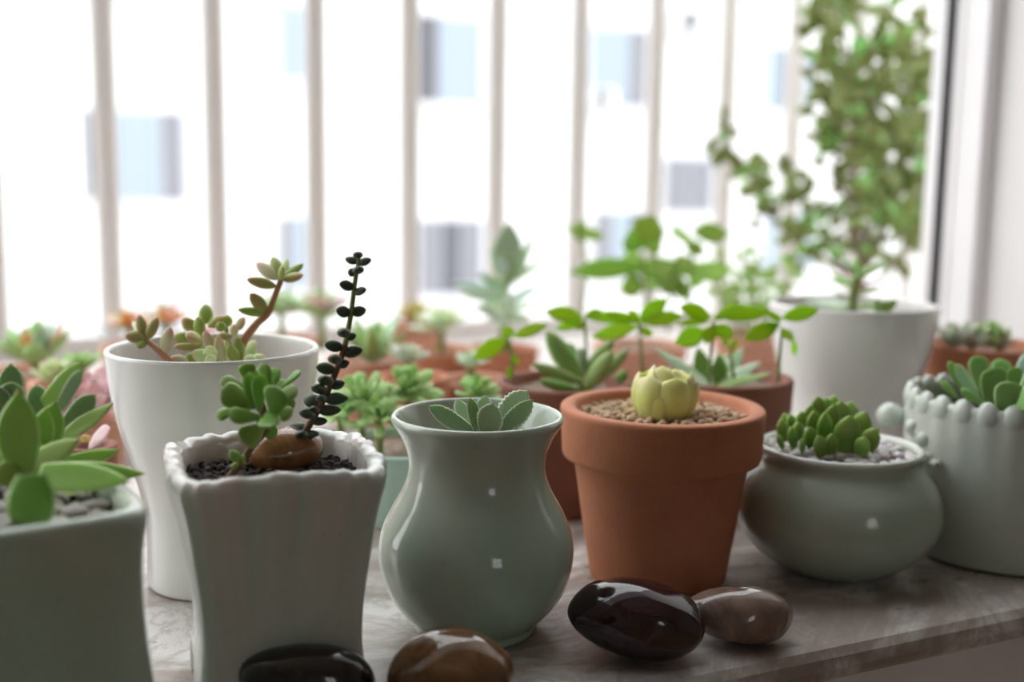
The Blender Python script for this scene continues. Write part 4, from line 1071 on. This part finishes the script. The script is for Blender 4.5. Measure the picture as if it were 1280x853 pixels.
# broad-leaved weeds
wt, wcn, wr_ = simple_pot(800, 430, .98, 60, 'terra_pale', 'clay pot of broad-leaved green weeds behind the sprouts', .75, seed=42)
for sp_, lv in [([(640,500),(660,350),(650,200)], [((650,180),(600,110),120),((650,150),(690,60),130),((650,210),(560,250),110),((650,170),(720,140),110),((650,240),(380,260),90),((660,300),(560,330),90)]),
                ([(430,420),(440,250),(435,140)], [((440,140),(380,100),80),((435,140),(500,110),80),((435,150),(420,80),80)]),
                ([(800,500),(820,350),(830,190)], [((830,140),(760,120),90),((830,120),(970,120),90),((820,260),(590,240),100),((825,250),(960,270),90),((820,200),(860,150),80),((815,320),(700,300),100),((815,300),(880,260),90)]),
                ([(740,480),(760,330),(750,240)], [((750,240),(680,250),100),((750,250),(860,230),100),((750,300),(650,290),100),((755,330),(830,320),90)])]:
    sprout(wt, sp_, lv, .98, 'weed', .0018, dd=.03)
# low bush
bt, bcn, br_ = simple_pot(942, 416, 1.12, 56, 'terra_pale', 'clay pot with a low loose bush between weeds and tree', .75, seed=43)
rng = random.Random(77)
for i in range(9):
    x0 = 942+rng.uniform(-20, 20); x1 = x0+rng.uniform(-45, 45); y1 = rng.uniform(305, 360)
    s_ = stalk(bt, [W(x0, 424, 1.12), W((x0+x1)/2, (424+y1)/2, 1.12), W(x1, y1, 1.12+rng.uniform(-.03, .03))], .0015, .001, M['stem_green'])
    for j in range(9):
        u = .3+.7*j/8; px = x0+(x1-x0)*u+rng.uniform(-8, 8); py = 420+(y1-420)*u+rng.uniform(-6, 6)
        lp(s_, (px, py), (px+rng.choice((-1, 1))*rng.uniform(12, 22), py+rng.uniform(-14, 6)), 12, 1.12+rng.uniform(-.04, .04), .0, 'weed', 'thin', Vector((rng.uniform(-.6,.6), -.6, .6)), .08)
# small-leaved tree by the frame
tt, tc, tr = simple_pot(1078, 396, 1.20, 70, 'terra', 'terracotta pot with a small bushy jade tree beside the window frame', .75, name='potted_tree', seed=44)
rng = random.Random(99)
CT2 = crop(880, 0, .4926)
branches = [([(400,800),(395,650),(385,480),(375,330),(370,200),(350,80),(330,-30)], .0055, 76, 74),
            ([(390,700),(300,660),(200,580),(140,500),(110,430),(60,370),(45,320)], .0035, 22, 26),
            ([(395,720),(330,640),(270,560),(240,490),(180,420)], .003, 20, 34),
            ([(400,700),(450,600),(480,480),(500,330),(510,180),(500,60)], .004, 62, 56),
            ([(398,640),(440,520),(440,380),(430,250),(460,120),(470,10)], .0035, 56, 60),
            ([(400,740),(480,680),(530,560),(560,420),(575,300),(570,150)], .003, 40, 36),
            ([(385,520),(330,450),(340,350),(310,250),(300,120),(310,10)], .0025, 24, 40)]
total = 0
for pts, r, nl, spread_ in branches:
    dd = [0]
    for i in range(1, len(pts)): dd.append(dd[-1]+rng.uniform(-.012, .02))
    P3 = [W(*CT2(p), 1.20+q) for p, q in zip(pts, dd)]
    s_ = stalk(tt, P3, r, .0012, M['bark'], 'branch')
    for i in range(nl):
        u = .22+.78*rng.random()
        if nl > 40: u = .18+.82*rng.random()
        q = u*(len(pts)-1); k = min(int(q), len(pts)-2); q -= k
        x = pts[k][0]+(pts[k+1][0]-pts[k][0])*q; y = pts[k][1]+(pts[k+1][1]-pts[k][1])*q
        x = min(x+rng.gauss(0, spread_*.45), 590); y += rng.gauss(0, spread_*.4)
        an = rng.uniform(0, 6.283); L = rng.uniform(36, 58)
        dpt = 1.20+dd[k]+rng.gauss(0, .035)
        lp(s_, CT2((x, y)), CT2((x+L*math.cos(an), y+L*.8*math.sin(an))), rng.uniform(28, 40)*.4926, dpt, rng.uniform(-.012, .012), 'treeleaf', 'oval', Vector((rng.uniform(-.7,.7), -.6, rng.uniform(.1, .9))), .22)
        total += 1

# the tree's further leaves, too many to set one by one
fv, ff_, fa, fm_ = [], [], [], []
src = leafmesh('oval', .6, .14, 0, 0, M['treeleaf'])
sv = [q.co.copy() for q in src.vertices]; sf = [tuple(p.vertices) for p in src.polygons]
sa = [q.value for q in src.attributes['along'].data]; sm = [q.value for q in src.attributes['margin'].data]
for i in range(420):
    pts, r, nl, spread_ = rng.choices(branches, [b[2] for b in branches])[0]
    q = (.2+.8*rng.random())*(len(pts)-1); k = min(int(q), len(pts)-2); q -= k
    x = min(pts[k][0]+(pts[k+1][0]-pts[k][0])*q + rng.gauss(0, spread_*.6), 590); y = pts[k][1]+(pts[k+1][1]-pts[k][1])*q + rng.gauss(0, spread_*.5)
    p = W(*CT2((x, y)), 1.20+rng.gauss(.01, .05))
    L = rng.uniform(.014, .024)
    rot = Matrix.Rotation(rng.uniform(0, 6.28), 3, 'Y') @ Matrix.Rotation(rng.uniform(-.8, .8), 3, 'Z') @ Matrix.Rotation(rng.uniform(.6, 1.9), 3, 'X')
    n0 = len(fv)
    fv += [p + rot @ (u*L) for u in sv]; ff_ += [tuple(j+n0 for j in w) for w in sf]; fa += sa; fm_ += sm
fo = part('foliage', fv, ff_, M['treeleaf'], tt, kind='stuff')
for nm, vals in (('along', fa), ('margin', fm_)):
    fo.data.attributes.new(nm, 'FLOAT', 'POINT').data.foreach_set('value', vals)
